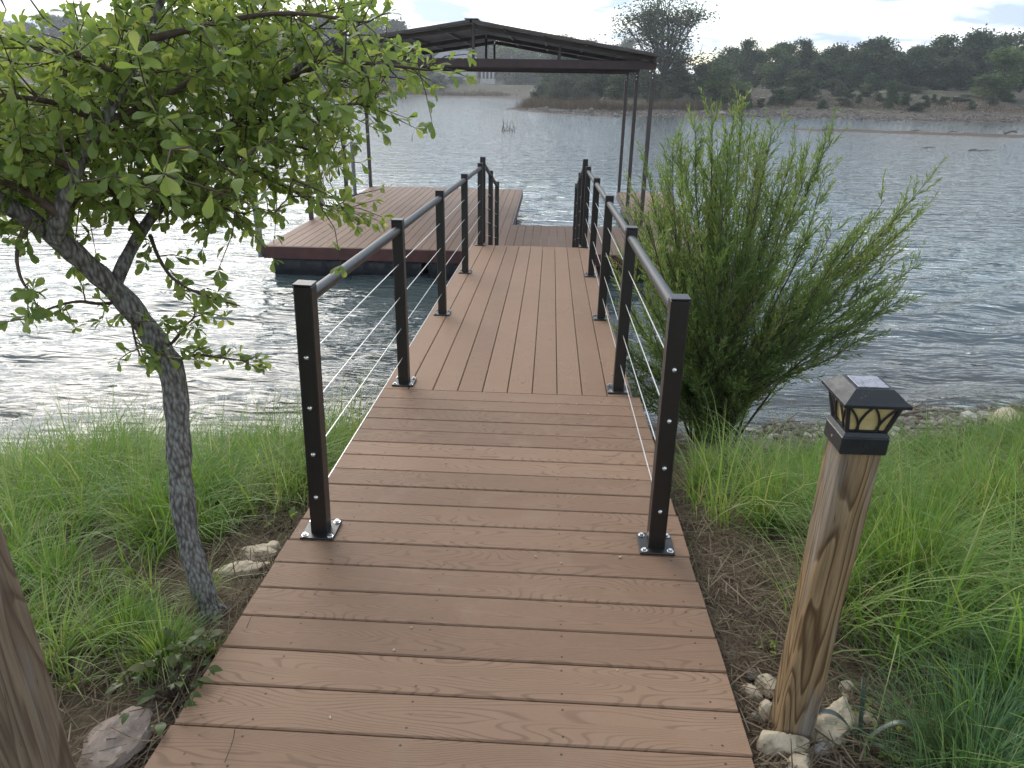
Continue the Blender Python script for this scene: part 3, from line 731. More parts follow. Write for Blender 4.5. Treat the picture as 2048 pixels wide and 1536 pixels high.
def lantern(post_o, L):
    """solar post cap in the post's own frame (z along the post)"""
    def part(mb, name, mat, smooth=False, parent=None):
        mb.v = [(x * .85, y * .85, L + (z - L) * .85) for x, y, z in mb.v]; o = mb.build(name, mat, None, smooth=smooth); o.parent = parent; return o
    def frust(mb, z0, h0, z1, h1, cap=True):
        vs = [(sx * h0, sy * h0, z0) for sx, sy in ((-1, -1), (1, -1), (1, 1), (-1, 1))] + [(sx * h1, sy * h1, z1) for sx, sy in ((-1, -1), (1, -1), (1, 1), (-1, 1))]
        fs = [(k, (k + 1) % 4, 4 + (k + 1) % 4, 4 + k) for k in range(4)]
        if cap: fs += [(3, 2, 1, 0), (4, 5, 6, 7)]
        mb.add(vs, fs)
    mb = MB(); mb.box((0, 0, L - .012), (.120, .120, .05), None, .004); frust(mb, L + .0132, .0595, L + .024, .053); lan = part(mb, 'lantern', M_BLACKPL, parent=post_o)
    zb, zt, hb, ht = L + .0245, L + .104, .048, .065
    mb = MB(); frust(mb, zb, hb - .004, zt, ht - .004); 
    part(mb, 'amber_pane', M_AMBER, parent=lan)
    mb = MB()
    for sx, sy in ((-1, -1), (1, -1), (1, 1), (-1, 1)):
        mb.tube([(sx * hb, sy * hb, zb), (sx * ht, sy * ht, zt)], .0058, 6)
    frust(mb, zb, hb + .002, zb + .005, hb + .003); 
    def facept(face, u, v):                                                # u in -1..1 across, v in 0..1 up
        h = hb + (ht - hb) * v; z = zb + (zt - zb) * v; e = .0005
        return [(u * h, -h - e, z), (h + e, u * h, z), (-u * h, h + e, z), (-h - e, -u * h, z)][face]
    for f in range(4):
        for cx, r in ((-.98, .66), (0, .66), (.98, .66)):
            def arc(sg):                                                    # two mirrored curves meet in a pointed arch
                pts = []
                for k in range(13):
                    s = k / 12; u = cx + sg * .52 * (1 - s ** 1.9); v = .02 + .96 * s ** .95
                    if -1 <= u <= 1: pts.append(facept(f, u, v))
                return pts
            for sg in (-1, 1):
                P = arc(sg)
                if len(P) > 2: mb.tube(P, .0031, 6)
    part(mb, 'arched_frame', M_BLACKPL, parent=lan)
    mb = MB(); prof = [(zt - .001, .062), (zt, .082), (zt + .008, .0825), (zt + .010, .080), (zt + .016, .071), (zt + .024, .063), (zt + .031, .056), (zt + .038, .047)]
    for (za, ha), (zb_, hb_) in zip(prof[:-1], prof[1:]): frust(mb, za, ha, zb_, hb_, False)
    h = prof[-1][1]; mb.add([(-h, -h, zt + .038), (h, -h, zt + .038), (h, h, zt + .038), (-h, h, zt + .038)], [(0, 1, 2, 3)])
    h = .062; mb.add([(-h, -h, zt - .001), (h, -h, zt - .001), (h, h, zt - .001), (-h, h, zt - .001)], [(3, 2, 1, 0)])
    part(mb, 'lid', M_LID, parent=lan)
    mb = MB(); mb.box((0, 0, zt + .0396), (.076, .076, .003), None, .0008); part(mb, 'solar_panel', M_SOLAR, parent=lan)
    for sx in (0,):
        mb = MB(); mb.tube([(0, -.060, L - .012), (0, -.0625, L - .012)], .0045, 8); part(mb, 'screw', M_DARKFRAME, parent=lan)
        mb = MB(); mb.tube([(-.060, 0, L - .012), (-.0625, 0, L - .012)], .0045, 8); part(mb, 'screw', M_STEEL, parent=lan)

zb_ = .035
LB = on_z(1578, 1462, zb_)
d_top = 1.66
LT = dep(1711, 840, d_top)
lamp = empty('lamp_post', LB, 'leaning timber lamp post topped by a black solar lantern with amber panes', 'lamp post')
po, _, L = timber('timber_post', LB - (LT - LB) * .12, LT, .088, math.radians(-12), M_TIMBER, lamp)
po.matrix_local = Matrix.Translation(Vector(-(LT - LB) * .12)) @ po.matrix_local
lantern(po, L)
# the one at the left foreground shows only its grey shaft
e_ = dep(146, 1536, 1.55)                                                 # its right edge where the frame cuts it
B2 = np.array([e_[0] - .105, e_[1] + .03, .03]); T2 = B2 + np.array([-.02, 0, 1.15])
lamp2 = empty('timber_post', B2, 'grey weathered timber post cut off by the lower left edge of the photo', 'post')
po, _, L = timber('shaft', B2 + np.array([0, 0, -.1]), T2, .093, math.radians(10), M_TIMBER_GREY, lamp2)
po.matrix_local = Matrix.Translation(Vector((0, 0, -.1))) @ po.matrix_local

# ------------------------------------------------------------------ foliage tools
def leaf_batch(P, D, Nn, Lg, Wd, shape, curl=.15):
    """leaves as small folded meshes: P base, D direction, Nn face normal, lengths, widths; shape = list of (t, halfwidth)"""
    P = np.asarray(P); n = len(P)
    D = D / (np.linalg.norm(D, axis=1, keepdims=True) + 1e-9)
    Sd = np.cross(D, Nn); Sd /= np.linalg.norm(Sd, axis=1, keepdims=True) + 1e-9
    Up = np.cross(Sd, D)
    V = []; k = len(shape)
    for t, hw in shape:
        base = P + D * (Lg * t)[:, None] - Up * (curl * Lg * t * t)[:, None]
        if hw <= 0: V += [base]
        else: V += [base - Sd * (Wd * hw)[:, None] + Up * (Wd * hw * .28)[:, None], base + Sd * (Wd * hw)[:, None] + Up * (Wd * hw * .28)[:, None]]
    cnt = len(V); V = np.stack(V, 1)                                        # n, cnt, 3
    Q, T = [], []; i = 0; prev = None
    for t, hw in shape:
        cur = (i,) if hw <= 0 else (i, i + 1); i += len(cur)
        if prev is not None:
            if len(prev) == 2 and len(cur) == 2: Q.append((prev[0], prev[1], cur[1], cur[0]))
            elif len(prev) == 1 and len(cur) == 2: T.append((prev[0], cur[1], cur[0]))
            elif len(prev) == 2 and len(cur) == 1: T.append((prev[0], prev[1], cur[0]))
        prev = cur
    off = (np.arange(n) * cnt)[:, None, None]
    Qa = (np.array(Q, np.int64)[None] + off).reshape(-1, 4) if Q else np.zeros((0, 4), int)
    Ta = (np.array(T, np.int64)[None] + off).reshape(-1, 3) if T else np.zeros((0, 3), int)
    return V.reshape(-1, 3), Qa, Ta, cnt
def rand_unit(n, rng=RNG):
    v = rng.normal(size=(n, 3)); return v / np.linalg.norm(v, axis=1, keepdims=True)
def resample(pts, step):
    pts = np.array(pts, float); out = [pts[0]]
    for a, b in zip(pts[:-1], pts[1:]):
        n = max(1, int(np.linalg.norm(b - a) / step)); out += [a + (b - a) * (k + 1) / n for k in range(n)]
    return np.array(out)
def smooth_path(pts, it=2):
    p = np.array(pts, float)
    for _ in range(it):
        q = [p[0]]
        for a, b in zip(p[:-1], p[1:]): q += [a * .75 + b * .25, a * .25 + b * .75]
        q.append(p[-1]); p = np.array(q)
    return p

# ------------------------------------------------------------------ small oak on the left bank
def near_tree():
    rng = np.random.default_rng(21)
    base = hit(425, 1236)
    bd = float(np.dot(base - CAM, C_F))
    r = empty('leaning_tree', base, 'small leaning tree with grey fissured bark and leafy crown on the left bank', 'tree')
    def path(L): return smooth_path([dep(x, y, d) for x, y, d in L])
    tr = [(436, 1262, bd + .01), (424, 1232, bd), (396, 1150, bd - .04), (372, 1060, bd - .09), (360, 950, bd - .13), (356, 850, bd - .17), (348, 745, bd - .22)]
    d0 = bd - .22
    main = [(348, 745, d0), (318, 690, d0 - .03), (262, 612, d0 - .10), (205, 556, d0 - .18), (140, 498, d0 - .27), (70, 442, d0 - .36), (-60, 368, d0 - .5)]
    trunk_pts = path(tr + main[1:])
    n = len(trunk_pts); px_mm = lambda d: d / F_PX
    rad = np.interp(np.linspace(0, 1, n), [0, .03, .1, .3, .5, .62, 1], [.056, .045, .037, .034, .037, .033, .022])
    jit = 1 + .06 * np.sin(np.arange(n) * 1.7) + .05 * rng.normal(size=n)
    mb = MB(); mb.tube(trunk_pts, list(rad * jit), 18)
    for w in (.9, 2.3, 4.0, 5.4):                                            # root flare
        e = base + np.array([math.cos(w) * .075, math.sin(w) * .075, -.03]); mb.tube([base + np.array([0, 0, .05]), base + np.array([math.cos(w) * .035, math.sin(w) * .035, .01]), e], [.025, .022, .012], 8)
    mb.build('trunk', M_BARK, r, smooth=True)
    d1 = d0 - .15
    br = [  # (radius at start, radius at end, leaf density, points)
        (.022, .006, 1.0, [(228, 582, d1), (243, 535, d1), (282, 462, d1 + .02), (326, 405, d1 + .05), (385, 330, d1 + .06), (455, 252, d1 + .1), (560, 165, d1 + .12), (680, 70, d1 + .1)]),
        (.024, .006, 1.0, [(112, 478, d1 - .2), (120, 420, d1 - .25), (150, 340, d1 - .28), (205, 245, d1 - .3), (250, 165, d1 - .3), (290, 80, d1 - .3), (335, -30, d1 - .3)]),
        (.014, .005, 1.0, [(118, 430, d1 - .25), (60, 385, d1 - .3), (-40, 345, d1 - .35)]),
        (.010, .003, 1.2, [(385, 330, d1 + .06), (470, 325, d1 + .2), (560, 365, d1 + .3), (630, 408, d1 + .35), (690, 418, d1 + .38)]),
        (.010, .003, 1.1, [(455, 252, d1 + .1), (560, 240, d1 + .2), (650, 212, d1 + .25), (745, 205, d1 + .3)]),
        (.009, .003, 1.1, [(560, 165, d1 + .12), (660, 122, d1 + .05), (760, 128, d1), (855, 140, d1 - .05)]),
        (.012, .003, 1.2, [(205, 245, d1 - .3), (120, 205, d1 - .4), (10, 190, d1 - .5)]),
        (.012, .003, 1.2, [(150, 340, d1 - .28), (70, 300, d1 - .35), (-40, 285, d1 - .4)]),
        (.010, .003, 1.1, [(250, 165, d1 - .3), (170, 110, d1 - .4), (50, 95, d1 - .5)]),
        (.010, .003, 1.1, [(290, 80, d1 - .3), (420, 50, d1 - .25), (560, 20, d1 - .2), (735, 45, d1 - .15)]),
        (.008, .003, 1.2, [(326, 405, d1 + .05), (400, 412, d1), (470, 420, d1 - .05)]),
        (.010, .003, 1.3, [(205, 245, d1 - .3), (320, 200, d1 - .2), (430, 130, d1 - .1), (500, 90, d1)]),
        (.010, .003, 1.3, [(282, 462, d1), (220, 380, d1 - .1), (200, 320, d1 - .2), (100, 260, d1 - .3)]),
        (.010, .003, 1.3, [(326, 405, d1), (330, 320, d1 - .15), (300, 250, d1 - .25)]),
        (.009, .003, 1.3, [(385, 330, d1), (480, 280, d1 + .3), (600, 290, d1 + .4), (660, 320, d1 + .45)]),
        (.008, .003, 1.2, [(455, 252, d1), (520, 200, d1 + .3), (610, 170, d1 + .4), (700, 160, d1 + .45)]),
        (.008, .003, 1.3, [(250, 165, d1 - .3), (360, 120, d1 + .2), (480, 150, d1 + .3), (600, 80, d1 + .3), (690, 20, d1 + .3)]),
        (.008, .003, 1.3, [(120, 420, d1 - .25), (200, 380, d1 + .1), (300, 350, d1 + .2), (420, 380, d1 + .3)]),
        (.008, .003, 1.3, [(60, 385, d1 - .3), (30, 340, d1), (90, 250, d1 + .2), (160, 180, d1 + .3)]),
        (.008, .003, 1.3, [(205, 245, d1 - .3), (260, 290, d1), (360, 250, d1 + .2), (450, 210, d1 + .3)]),
        (.006, .002, .8, [(366, 716, d0), (392, 708, d0 - .03), (430, 714, d0 - .06), (492, 722, d0 - .08)]),
        (.006, .002, .8, [(330, 700, d0), (350, 680, d0 - .05), (372, 650, d0 - .08), (392, 632, d0 - .1)]),
        (.006, .002, .9, [(250, 600, d0 - .1), (205, 610, d0 - .14), (150, 600, d0 - .2), (85, 622, d0 - .25), (50, 640, d0 - .28)]),
        (.006, .002, .8, [(300, 470, d1), (318, 520, d1 - .02), (345, 560, d1 - .04), (400, 590, d1 - .06), (480, 612, d1 - .08)]),
        (.006, .002, 1.0, [(60, 440, d1 - .3), (30, 500, d1 - .34), (40, 560, d1 - .36), (66, 590, d1 - .38)]),
        (.005, .002, .8, [(270, 600, d0 - .1), (262, 640, d0 - .12), (272, 690, d0 - .12), (280, 712, d0 - .12)]),
    ]
    tips = MB(); LP, LD, LN, LL = [], [], [], []
    for r0, r1, dens, pts in br:
        P = path(pts); n = len(P); mb = MB(); mb.tube(P, list(np.linspace(r0, r1, n) * (1 + .08 * rng.normal(size=n))), 9)
        mb.build('branch', M_BARK if r0 > .015 else M_TWIG, r, smooth=True)
        R = resample(P, .03)
        k0 = 0 if r0 < .007 else (int(len(R) * .42) if r0 >= .02 else int(len(R) * .12))
        for i in range(k0, len(R)):
            if rng.random() > (.5 if r0 < .007 else .8) * dens: continue
            nt = 1 if r0 < .007 else int(rng.integers(1, 4))
            for _ in range(nt):
                ax = R[min(i + 1, len(R) - 1)] - R[max(i - 1, 0)]; ax = ax / (np.linalg.norm(ax) + 1e-9)
                dr = rand_unit(1, rng)[0] + ax * .8 + np.array([0, 0, .05]); dr /= np.linalg.norm(dr)
                lt = rng.uniform(.03, .09) if r0 < .007 else rng.uniform(.05, .23)
                q = [R[i], R[i] + dr * lt * .5 + rng.normal(size=3) * .006, R[i] + dr * lt + rng.normal(size=3) * .01 - np.array([0, 0, .012])]
                tips.tube(q, [.0022, .0016, .001], 5)
                # rosettes of leaves along the twig
                for s in ((.3, 2), (.6, 3), (1.0, int(rng.integers(4, 8)))):
                    p = q[0] + (q[2] - q[0]) * s[0]
                    for _k in range(s[1]):
                        d = rand_unit(1, rng)[0] + dr * .75 + np.array([0, 0, -.15]); d /= np.linalg.norm(d)
                        nn = np.array([0, 0, 1.0]) + rng.normal(size=3) * .6
                        LP.append(p); LD.append(d); LN.append(nn); LL.append(rng.uniform(.022, .05))
    # fill the crown: twig clusters grown outwards from the nearest wood
    OUT = np.array([(-140, -90), (-140, 480), (60, 455), (150, 428), (250, 428), (330, 392), (400, 436), (500, 452), (580, 420), (690, 425), (705, 330), (655, 285), (740, 235), (735, 195), (850, 178), (862, 112), (770, 40), (735, -80)], float)
    nodes = np.concatenate([resample(path(p), .05) for _, _, dn, p in br[:20]]); nodes = list(nodes)
    cand = []
    while len(cand) < 800:
        px, py = rng.uniform(-130, 860), rng.uniform(-80, 480)
        if poly_sd(np.array([px]), np.array([py]), OUT)[0] < 6: continue
        if py < 48 and px < 230 and rng.random() < .85: continue
        if px > 560 and rng.random() < .5: continue
        cand.append(dep(px, py, d1 + rng.normal(.02, .22) + .00045 * max(0, px - 350)))
    cand = np.array(cand); dmin = np.array([np.min(np.linalg.norm(np.array(nodes) - c, axis=1)) for c in cand])
    NA = np.array(nodes)
    for ci in np.argsort(dmin):
        c = cand[ci]; dd = np.linalg.norm(NA - c, axis=1); k = int(np.argmin(dd)); a = NA[k]
        if dd[k] < .012: continue
        v = c - a; mid = a + v * .5 + rng.normal(size=3) * .06 * dd[k] + np.array([0, 0, .05 * dd[k]])
        tips.tube([a, mid, c], [.0024 + .004 * dd[k], .0018 + .002 * dd[k], .001], 5); NA = np.concatenate([NA, [mid, c]])
        dr = v / (dd[k] + 1e-6)
        for s_, cnt in ((.5, 2), (.8, 3), (1.0, int(rng.integers(5, 9)))):
            p = a + v * s_
            for _k in range(cnt):
                d = rand_unit(1, rng)[0] + dr * .6 + np.array([0, 0, -.12]); LP.append(p); LD.append(d / np.linalg.norm(d)); LN.append(np.array([0, 0, 1.0]) + rng.normal(size=3) * .6); LL.append(rng.uniform(.022, .056))
    tips.build('twigs', M_TWIG, r, smooth=True)
    LP, LD, LN, LL = map(np.array, (LP, LD, LN, LL))
    Wd = LL * rng.uniform(.36, .5, len(LL))
    V, Q, T, c = leaf_batch(LP, LD, LN, LL, Wd, [(0, 0), (.25, .14), (.5, .36), (.75, .5), (.92, .36), (1.0, 0)], .22)
    rn = np.repeat(np.clip(rng.beta(2, 2.2, len(LL)), 0, 1), c)
    me = np_mesh('crown', V - base, Q, T, {'rnd': rn}, smooth=True); link('crown', me, r, M_LEAF)
    print('near tree leaves', len(LL))
near_tree()

# ------------------------------------------------------------------ feathery shrub on the right
def shrub():
    rng = np.random.default_rng(33)
    base = np.array([1.62, 1.72, 0]); base[2] = ground(base[0], base[1])
    r = empty('willow_shrub', base, 'tall feathery green shrub fanning out behind the right railing', 'shrub')
    Yb = base[1]
    tips = [(1238, 560, -.3), (1252, 700, -.4), (1262, 430, .1), (1290, 330, .3), (1310, 420, -.2), (1345, 290, .2), (1390, 255, 0), (1360, 380, -.4), (1425, 232, .1), (1455, 300, -.3), (1485, 215, .1), (1500, 260, .4),
            (1530, 330, -.2), (1545, 262, .2), (1590, 300, 0), (1620, 330, -.3), (1662, 275, .1), (1648, 350, .3), (1580, 400, -.4), (1480, 420, -.5), (1400, 470, -.5), (1320, 540, -.5),
            (1768, 400, 0), (1700, 470, .3), (1855, 362, .1), (1835, 430, -.2), (1845, 520, .2), (1800, 600, -.2), (1745, 660, -.3), (1690, 560, -.4), (1600, 560, -.5), (1550, 640, -.5), (1300, 640, -.5), (1270, 770, -.35), (1275, 520, 0), (1300, 480, .2), (1330, 360, .35), (1365, 330, .1), (1400, 320, .4), (1440, 360, -.1), (1420, 280, .3), (1520, 300, .1), (1560, 340, .3), (1500, 500, -.3), (1440, 540, -.45), (1380, 600, -.5), (1350, 460, .1), (1620, 290, .2), (1610, 470, .1), (1460, 260, -.1), (1250, 620, .1), (1780, 470, .1), (1800, 430, .2), (1730, 520, .0), (1262, 740, -.4), (1282, 800, -.5), (1310, 700, -.45), (1335, 815, -.6), (1400, 770, -.6), (1480, 770, -.5), (1540, 730, -.4), (1610, 690, -.3), (1245, 660, -.3), (1360, 740, -.55), (1300, 600, -.5), (1440, 690, -.55)]
    BODY = np.array([(1228, 600), (1240, 400), (1285, 290), (1400, 228), (1490, 205), (1560, 240), (1665, 262), (1665, 330), (1600, 430), (1560, 560), (1480, 680), (1300, 760)], float); n_in = 0
    while n_in < 24:
        px, py = rng.uniform(1225, 1670), rng.uniform(210, 760)
        if poly_sd(np.array([px]), np.array([py]), BODY)[0] > 4: tips.append((px, py, rng.normal(-.1, .32))); n_in += 1
    for _ in range(9): tips.append((rng.uniform(1640, 1840), rng.uniform(430, 640), rng.normal(0, .2)))
    LP, LD, LL = [], [], []; twig = MB()
    for k, (px, py, dy) in enumerate(tips):
        tip = at_y(px, py, Yb + dy); b0 = base + np.array([rng.uniform(-.16, .16), rng.uniform(-.12, .12), -.02])
        v = tip - b0; mid = b0 + v * .45 + np.array([-.10 * v[0], 0, .10 * abs(v[0]) + .03]) + rng.normal(size=3) * .03
        P = smooth_path([b0, b0 + (mid - b0) * .5 + rng.normal(size=3) * .015, mid, b0 + v * .75 + rng.normal(size=3) * .03 + np.array([0, 0, .02]), tip], 2)
        Ln = np.linalg.norm(v); n = len(P); mb = MB(); mb.tube(P, list(np.linspace(.012 if Ln > 1.2 else .007, .0016, n)), 7); mb.build('stem', M_TWIG, r, smooth=True)
        R = resample(P, .02); m = len(R)
        for i in range(int(m * .16), m):
            fr = i / m
            if rng.random() > (.70 if fr > .4 else .55): continue
            ax = R[min(i + 2, m - 1)] - R[max(i - 2, 0)]; ax /= np.linalg.norm(ax) + 1e-9
            d = ax * 1.1 + rand_unit(1, rng)[0] * .62; d /= np.linalg.norm(d)
            lt = rng.uniform(.10, .34) * (1.15 - .6 * fr)
            q0 = R[i]; q1 = q0 + d * lt * .5; q2 = q0 + d * lt + np.array([0, 0, .15 * lt]) + ax * .1 * lt
            twig.tube([q0, q1, q2], [.0017, .0012, .0006], 4, False)
            nl = int(lt / .0082)
            for s in np.linspace(.12, 1, nl):
                p = q0 + (q1 - q0) * s * 2 if s < .5 else q1 + (q2 - q1) * (s * 2 - 1)
                dd = d * .9 + rand_unit(1, rng)[0] * .62 + np.array([0, 0, .12]); LP.append(p); LD.append(dd); LL.append(rng.uniform(.030, .068) * (1.1 - .3 * s))
    twig.build('twigs', M_TWIG, r)
    LP, LD, LL = map(np.array, (LP, LD, LL)); NN = rand_unit(len(LL), rng)
    V, Q, T, c = leaf_batch(LP, LD, NN, LL, LL * rng.uniform(.13, .19, len(LL)), [(0, 0), (.4, .5), (.75, .42), (1, 0)], .12)
    grp = .5 + .5 * fbm(LP[:, 0] + LP[:, 1], LP[:, 2], 1.1, 8, 2)
    rn = np.repeat(np.clip(.55 * rng.beta(2, 2.2, len(LL)) + .45 * np.clip(grp, 0, 1), 0, 1), c)
    link('foliage', np_mesh('foliage', V - base, Q, T, {'rnd': rn}), r, M_WILLOW)
    print('shrub leaves', len(LL))
shrub()

# ------------------------------------------------------------------ grass, litter, plants and stones on the bank
def blades(P, H, lean, az, wd, seg=4, drop=.5):
    """curved tapering grass blades"""
    n = len(P); d = np.stack([np.cos(az), np.sin(az), np.zeros(n)], 1); sd = np.stack([-np.sin(az + .6), np.cos(az + .6), np.zeros(n)], 1)
    V = []
    for k in range(seg + 1):
        t = k / seg; out = lean * H * t ** 1.7; up = H * (t - drop * lean * t ** 2.6)
        c = P + d * out[:, None] + np.array([0, 0, 1.0]) * up[:, None]; w = wd * (1 - t ** 1.6) * .5
        if k == seg: V.append(c)
        else: V += [c - sd * w[:, None], c + sd * w[:, None]]
    cnt = 2 * seg + 1; V = np.stack(V, 1).reshape(-1, 3); off = (np.arange(n) * cnt)[:, None, None]
    Q = (np.array([(2 * k, 2 * k + 1, 2 * k + 3, 2 * k + 2) for k in range(seg - 1)])[None] + off).reshape(-1, 4)
    T = (np.array([(2 * seg - 2, 2 * seg - 1, 2 * seg)])[None] + off).reshape(-1, 3)
    return V, Q, T, cnt
def scatter(n, x0, x1, y0, y1, dens, rng):
    x = rng.uniform(x0, x1, n); y = rng.uniform(y0, y1, n); k = rng.random(n) < dens(x, y); x, y = x[k], y[k]
    return np.stack([x, y, height(x, y) - .01], 1)
def dshore(x, y): return np.interp(x, SHX, SHY) - y
def grass_field(name, n, x0, x1, y0, y1, dens, hfun, rng, mat, wd=(.0035, .008), per=46):
    """tufts of arching blades that radiate from each tuft, plus a thin undergrowth"""
    C = scatter(n // per, x0, x1, y0, y1, dens, rng); nt = len(C)
    Ht = hfun(C[:, 0], C[:, 1]) * np.clip(rng.normal(1, .28, nt), .45, 1.7); sz = Ht * rng.uniform(.10, .24, nt)
    tid = np.repeat(np.arange(nt), rng.integers(int(per * .4), int(per * 1.5), nt)); m = len(tid)
    a = rng.uniform(0, 6.283, m); r = np.abs(rng.normal(0, .6, m)) * sz[tid]
    x = C[tid, 0] + r * np.cos(a); y = C[tid, 1] + r * np.sin(a)
    ok = (dens(x, y) > .02); tid, a, r, x, y = tid[ok], a[ok], r[ok], x[ok], y[ok]; m = len(x)
    P = np.stack([x, y, height(x, y) - .012], 1); H = Ht[tid] * rng.uniform(.45, 1.3, m)
    bend = rng.uniform(0, 6.283, nt)[tid]
    az = np.arctan2(np.sin(a) + .45 * np.sin(bend), np.cos(a) + .45 * np.cos(bend)) + rng.normal(0, .45, m)
    lean = np.clip(rng.beta(2, 2, m) * 1.25 + .05, 0, 1.25)
    V, Q, T, c = blades(P, H, lean, az, rng.uniform(*wd, m), 5)
    tone = rng.beta(1.6, 1.9, nt)[tid]; patch = .5 + .5 * fbm(x, y, .7, 55, 3)
    rn = np.clip(.42 * tone + .28 * rng.beta(1.6, 1.9, m) + .28 * np.clip(patch, 0, 1) + .55 * (rng.random(m) < .13), 0, 1)
    o = link(name, np_mesh(name, V, Q, T, {'rnd': np.repeat(rn, c)}), None, mat); tag(o, kind='stuff'); print(name, m); return o
rg = np.random.default_rng(3)
def dens_l(x, y):
    d = dshore(x, y); edge = np.clip((-.80 - x) / .22, 0, 1); a = np.clip((d - .25 - .40 * np.clip((x + 3.0) / .8, 0, 1)) / .35, 0, 1)
    p = np.clip(.5 + .55 * fbm(x, y, .7, 21, 3), .05, 1)
    return a * edge * np.where(d > 3.0, .2 + .8 * p, .35 + .65 * p) * np.where((x > -1.15) & (y < -1.2), .45, 1) * np.clip((np.hypot(x - B2[0], y - B2[1]) - .12) / .2, 0, 1)
def h_l(x, y):
    d = dshore(x, y); return np.interp(d, [0, .4, 1.0, 2.2, 3.2, 3.8, 6], [.10, .18, .34, .44, .32, .21, .17]) * (1 + .3 * fbm(x, y, .9, 31, 2))
o = grass_field('grass', 115000, -5.2, -.82, -3.9, 1.6, dens_l, h_l, rg, M_GRASS); tag(o, 'long green grass over the left bank', 'grass')
def dens_r(x, y):
    d = dshore(x, y); edge = np.clip((x - .84) / np.interp(y, [-3, -1.6, -.6, 2], [1.1, .9, .5, .7]), 0, 1) ** 1.2; a = np.clip((d - 1.25) / .4, 0, 1)
    p = np.clip(.5 + .6 * fbm(x, y, .7, 23, 3), .05, 1)
    near_lamp = np.clip((np.hypot(x - LB[0] - .14, y - LB[1] + .03) - .26) / .2, 0, 1)
    return a * edge * (.55 + .45 * p) * near_lamp
def h_r(x, y):
    d = dshore(x, y); return np.interp(d, [0, .6, 1.2, 1.7, 2.3, 3.4, 5, 6], [.06, .08, .10, .17, .30, .44, .40, .30]) * (1 + .3 * fbm(x, y, .9, 33, 2))
o = grass_field('grass', 150000, .85, 5.2, -3.6, 2.3, dens_r, h_r, rg, M_GRASS); tag(o, 'long green grass over the right bank', 'grass')
o = grass_field('dry_grass', 15000, -5.2, -.82, -3.9, 1.6, dens_l, lambda x, y: h_l(x, y) * .8, rg, M_STRAW); tag(o, 'dead straw blades tangled in the left grass', 'grass')
o = grass_field('dry_grass', 18000, .85, 5.2, -3.6, 2.3, dens_r, lambda x, y: h_r(x, y) * .8, rg, M_STRAW); tag(o, 'dead straw blades tangled in the right grass', 'grass')
# straw litter along the boardwalk and under the grass
def litter(name, n, x0, x1, y0, y1, dens, label):
    P = scatter(n, x0, x1, y0, y1, dens, rg); m = len(P); P[:, 2] += .012 + rg.random(m) * .03
    D = rg.normal(size=(m, 3)) * np.array([1, 1, .16]); Lg = rg.uniform(.04, .17, m)
    V, Q, T, c = leaf_batch(P, D, np.tile([0, 0, 1.0], (m, 1)) + rg.normal(size=(m, 3)) * .3, Lg, rg.uniform(.002, .0052, m), [(0, .4), (.5, .5), (1, .25)], rg.uniform(-.3, .5))
    o = link(name, np_mesh(name, V, Q, T, {'rnd': np.repeat(rg.beta(2, 2, m), c)}), None, M_STRAW); tag(o, label, 'litter', None, 'stuff')
litter('straw_litter', 20000, -2.6, -.72, -3.9, .9, lambda x, y: np.clip((x + 2.3) / 1.1, .12, 1) * np.clip((dshore(x, y) - .2) / .3, 0, 1), 'dry brown straw and twigs along the left boardwalk edge')
litter('straw_litter', 40000, .72, 2.9, -3.9, 1.6, lambda x, y: np.clip((2.7 - x) / 1.2, .12, 1) * np.clip((dshore(x, y) - .2) / .3, 0, 1), 'dry brown straw and twigs along the right boardwalk edge')
litter('shore_litter', 26000, -5, 6, .6, 3.4, lambda x, y: np.where(x > 1.6, np.abs(dshore(x, y) - .55) < .75, np.abs(dshore(x, y) - .28) < .36) * 1.0, 'dry stems washed up along the waterline')

def clump(px, py, n, h, spread, mat, name, label, lift=0.0, wd=(.003, .006)):
    b = hit(px, py); rng = np.random.default_rng(int(px * 7 + py)); r = np.abs(rng.normal(0, spread * .45, n)); a = rng.uniform(0, 6.283, n)
    P = np.stack([b[0] + r * np.cos(a), b[1] + r * np.sin(a)], 1); P = np.concatenate([P, (height(P[:, 0], P[:, 1]) - .01)[:, None]], 1)
    V, Q, T, c = blades(P, h * rng.uniform(.55, 1.2, n), np.clip(rng.beta(2, 2.2, n) * 1.2, .05, 1.2), a + rng.normal(0, .5, n), rng.uniform(*wd, n), 5)
    o = link(name, np_mesh(name, V - b, Q, T, {'rnd': np.repeat(rng.beta(2, 2.2, n), c)}), None, mat); o.location = Vector(b); return tag(o, label, 'grass clump', 'grass clumps on the bank')
clump(225, 985, 420, .26, .16, M_RUSTGRASS, 'grass_clump', 'rusty brown dead grass clump in the green grass left of the tree trunk')
clump(1935, 945, 420, .24, .20, M_RUSTGRASS, 'grass_clump', 'rusty brown dead grass clump near the right waterline')
clump(1930, 1580, 1100, .32, .18, M_GRASS_BLUE, 'grass_clump', 'blue-green sedge clump in the lower right corner')
clump(2040, 1440, 1000, .34, .2, M_GRASS_BLUE, 'grass_clump', 'blue-green sedge clump at the right edge, beside the corner clump')
clump(1800, 1180, 1100, .50, .24, M_GRASS, 'grass_clump', 'big bright green grass clump right behind the lamp post')
clump(1990, 1120, 1100, .5, .26, M_GRASS, 'grass_clump', 'big bright green grass clump at the right edge of the photo')
clump(255, 1290, 420, .22, .10, M_GRASS, 'grass_clump', 'yellow-green grass tuft left of the leaning tree base')
clump(520, 940, 700, .34, .16, M_GRASS, 'grass_clump', 'green grass clump between the tree trunk and the first left railing post')
clump(330, 1330, 380, .20, .10, M_GRASS, 'grass_clump', 'low green grass tuft between the grey post and the boardwalk')
clump(1530, 1060, 420, .26, .12, M_GRASS, 'grass_clump', 'small green grass tuft left of the lamp post top')

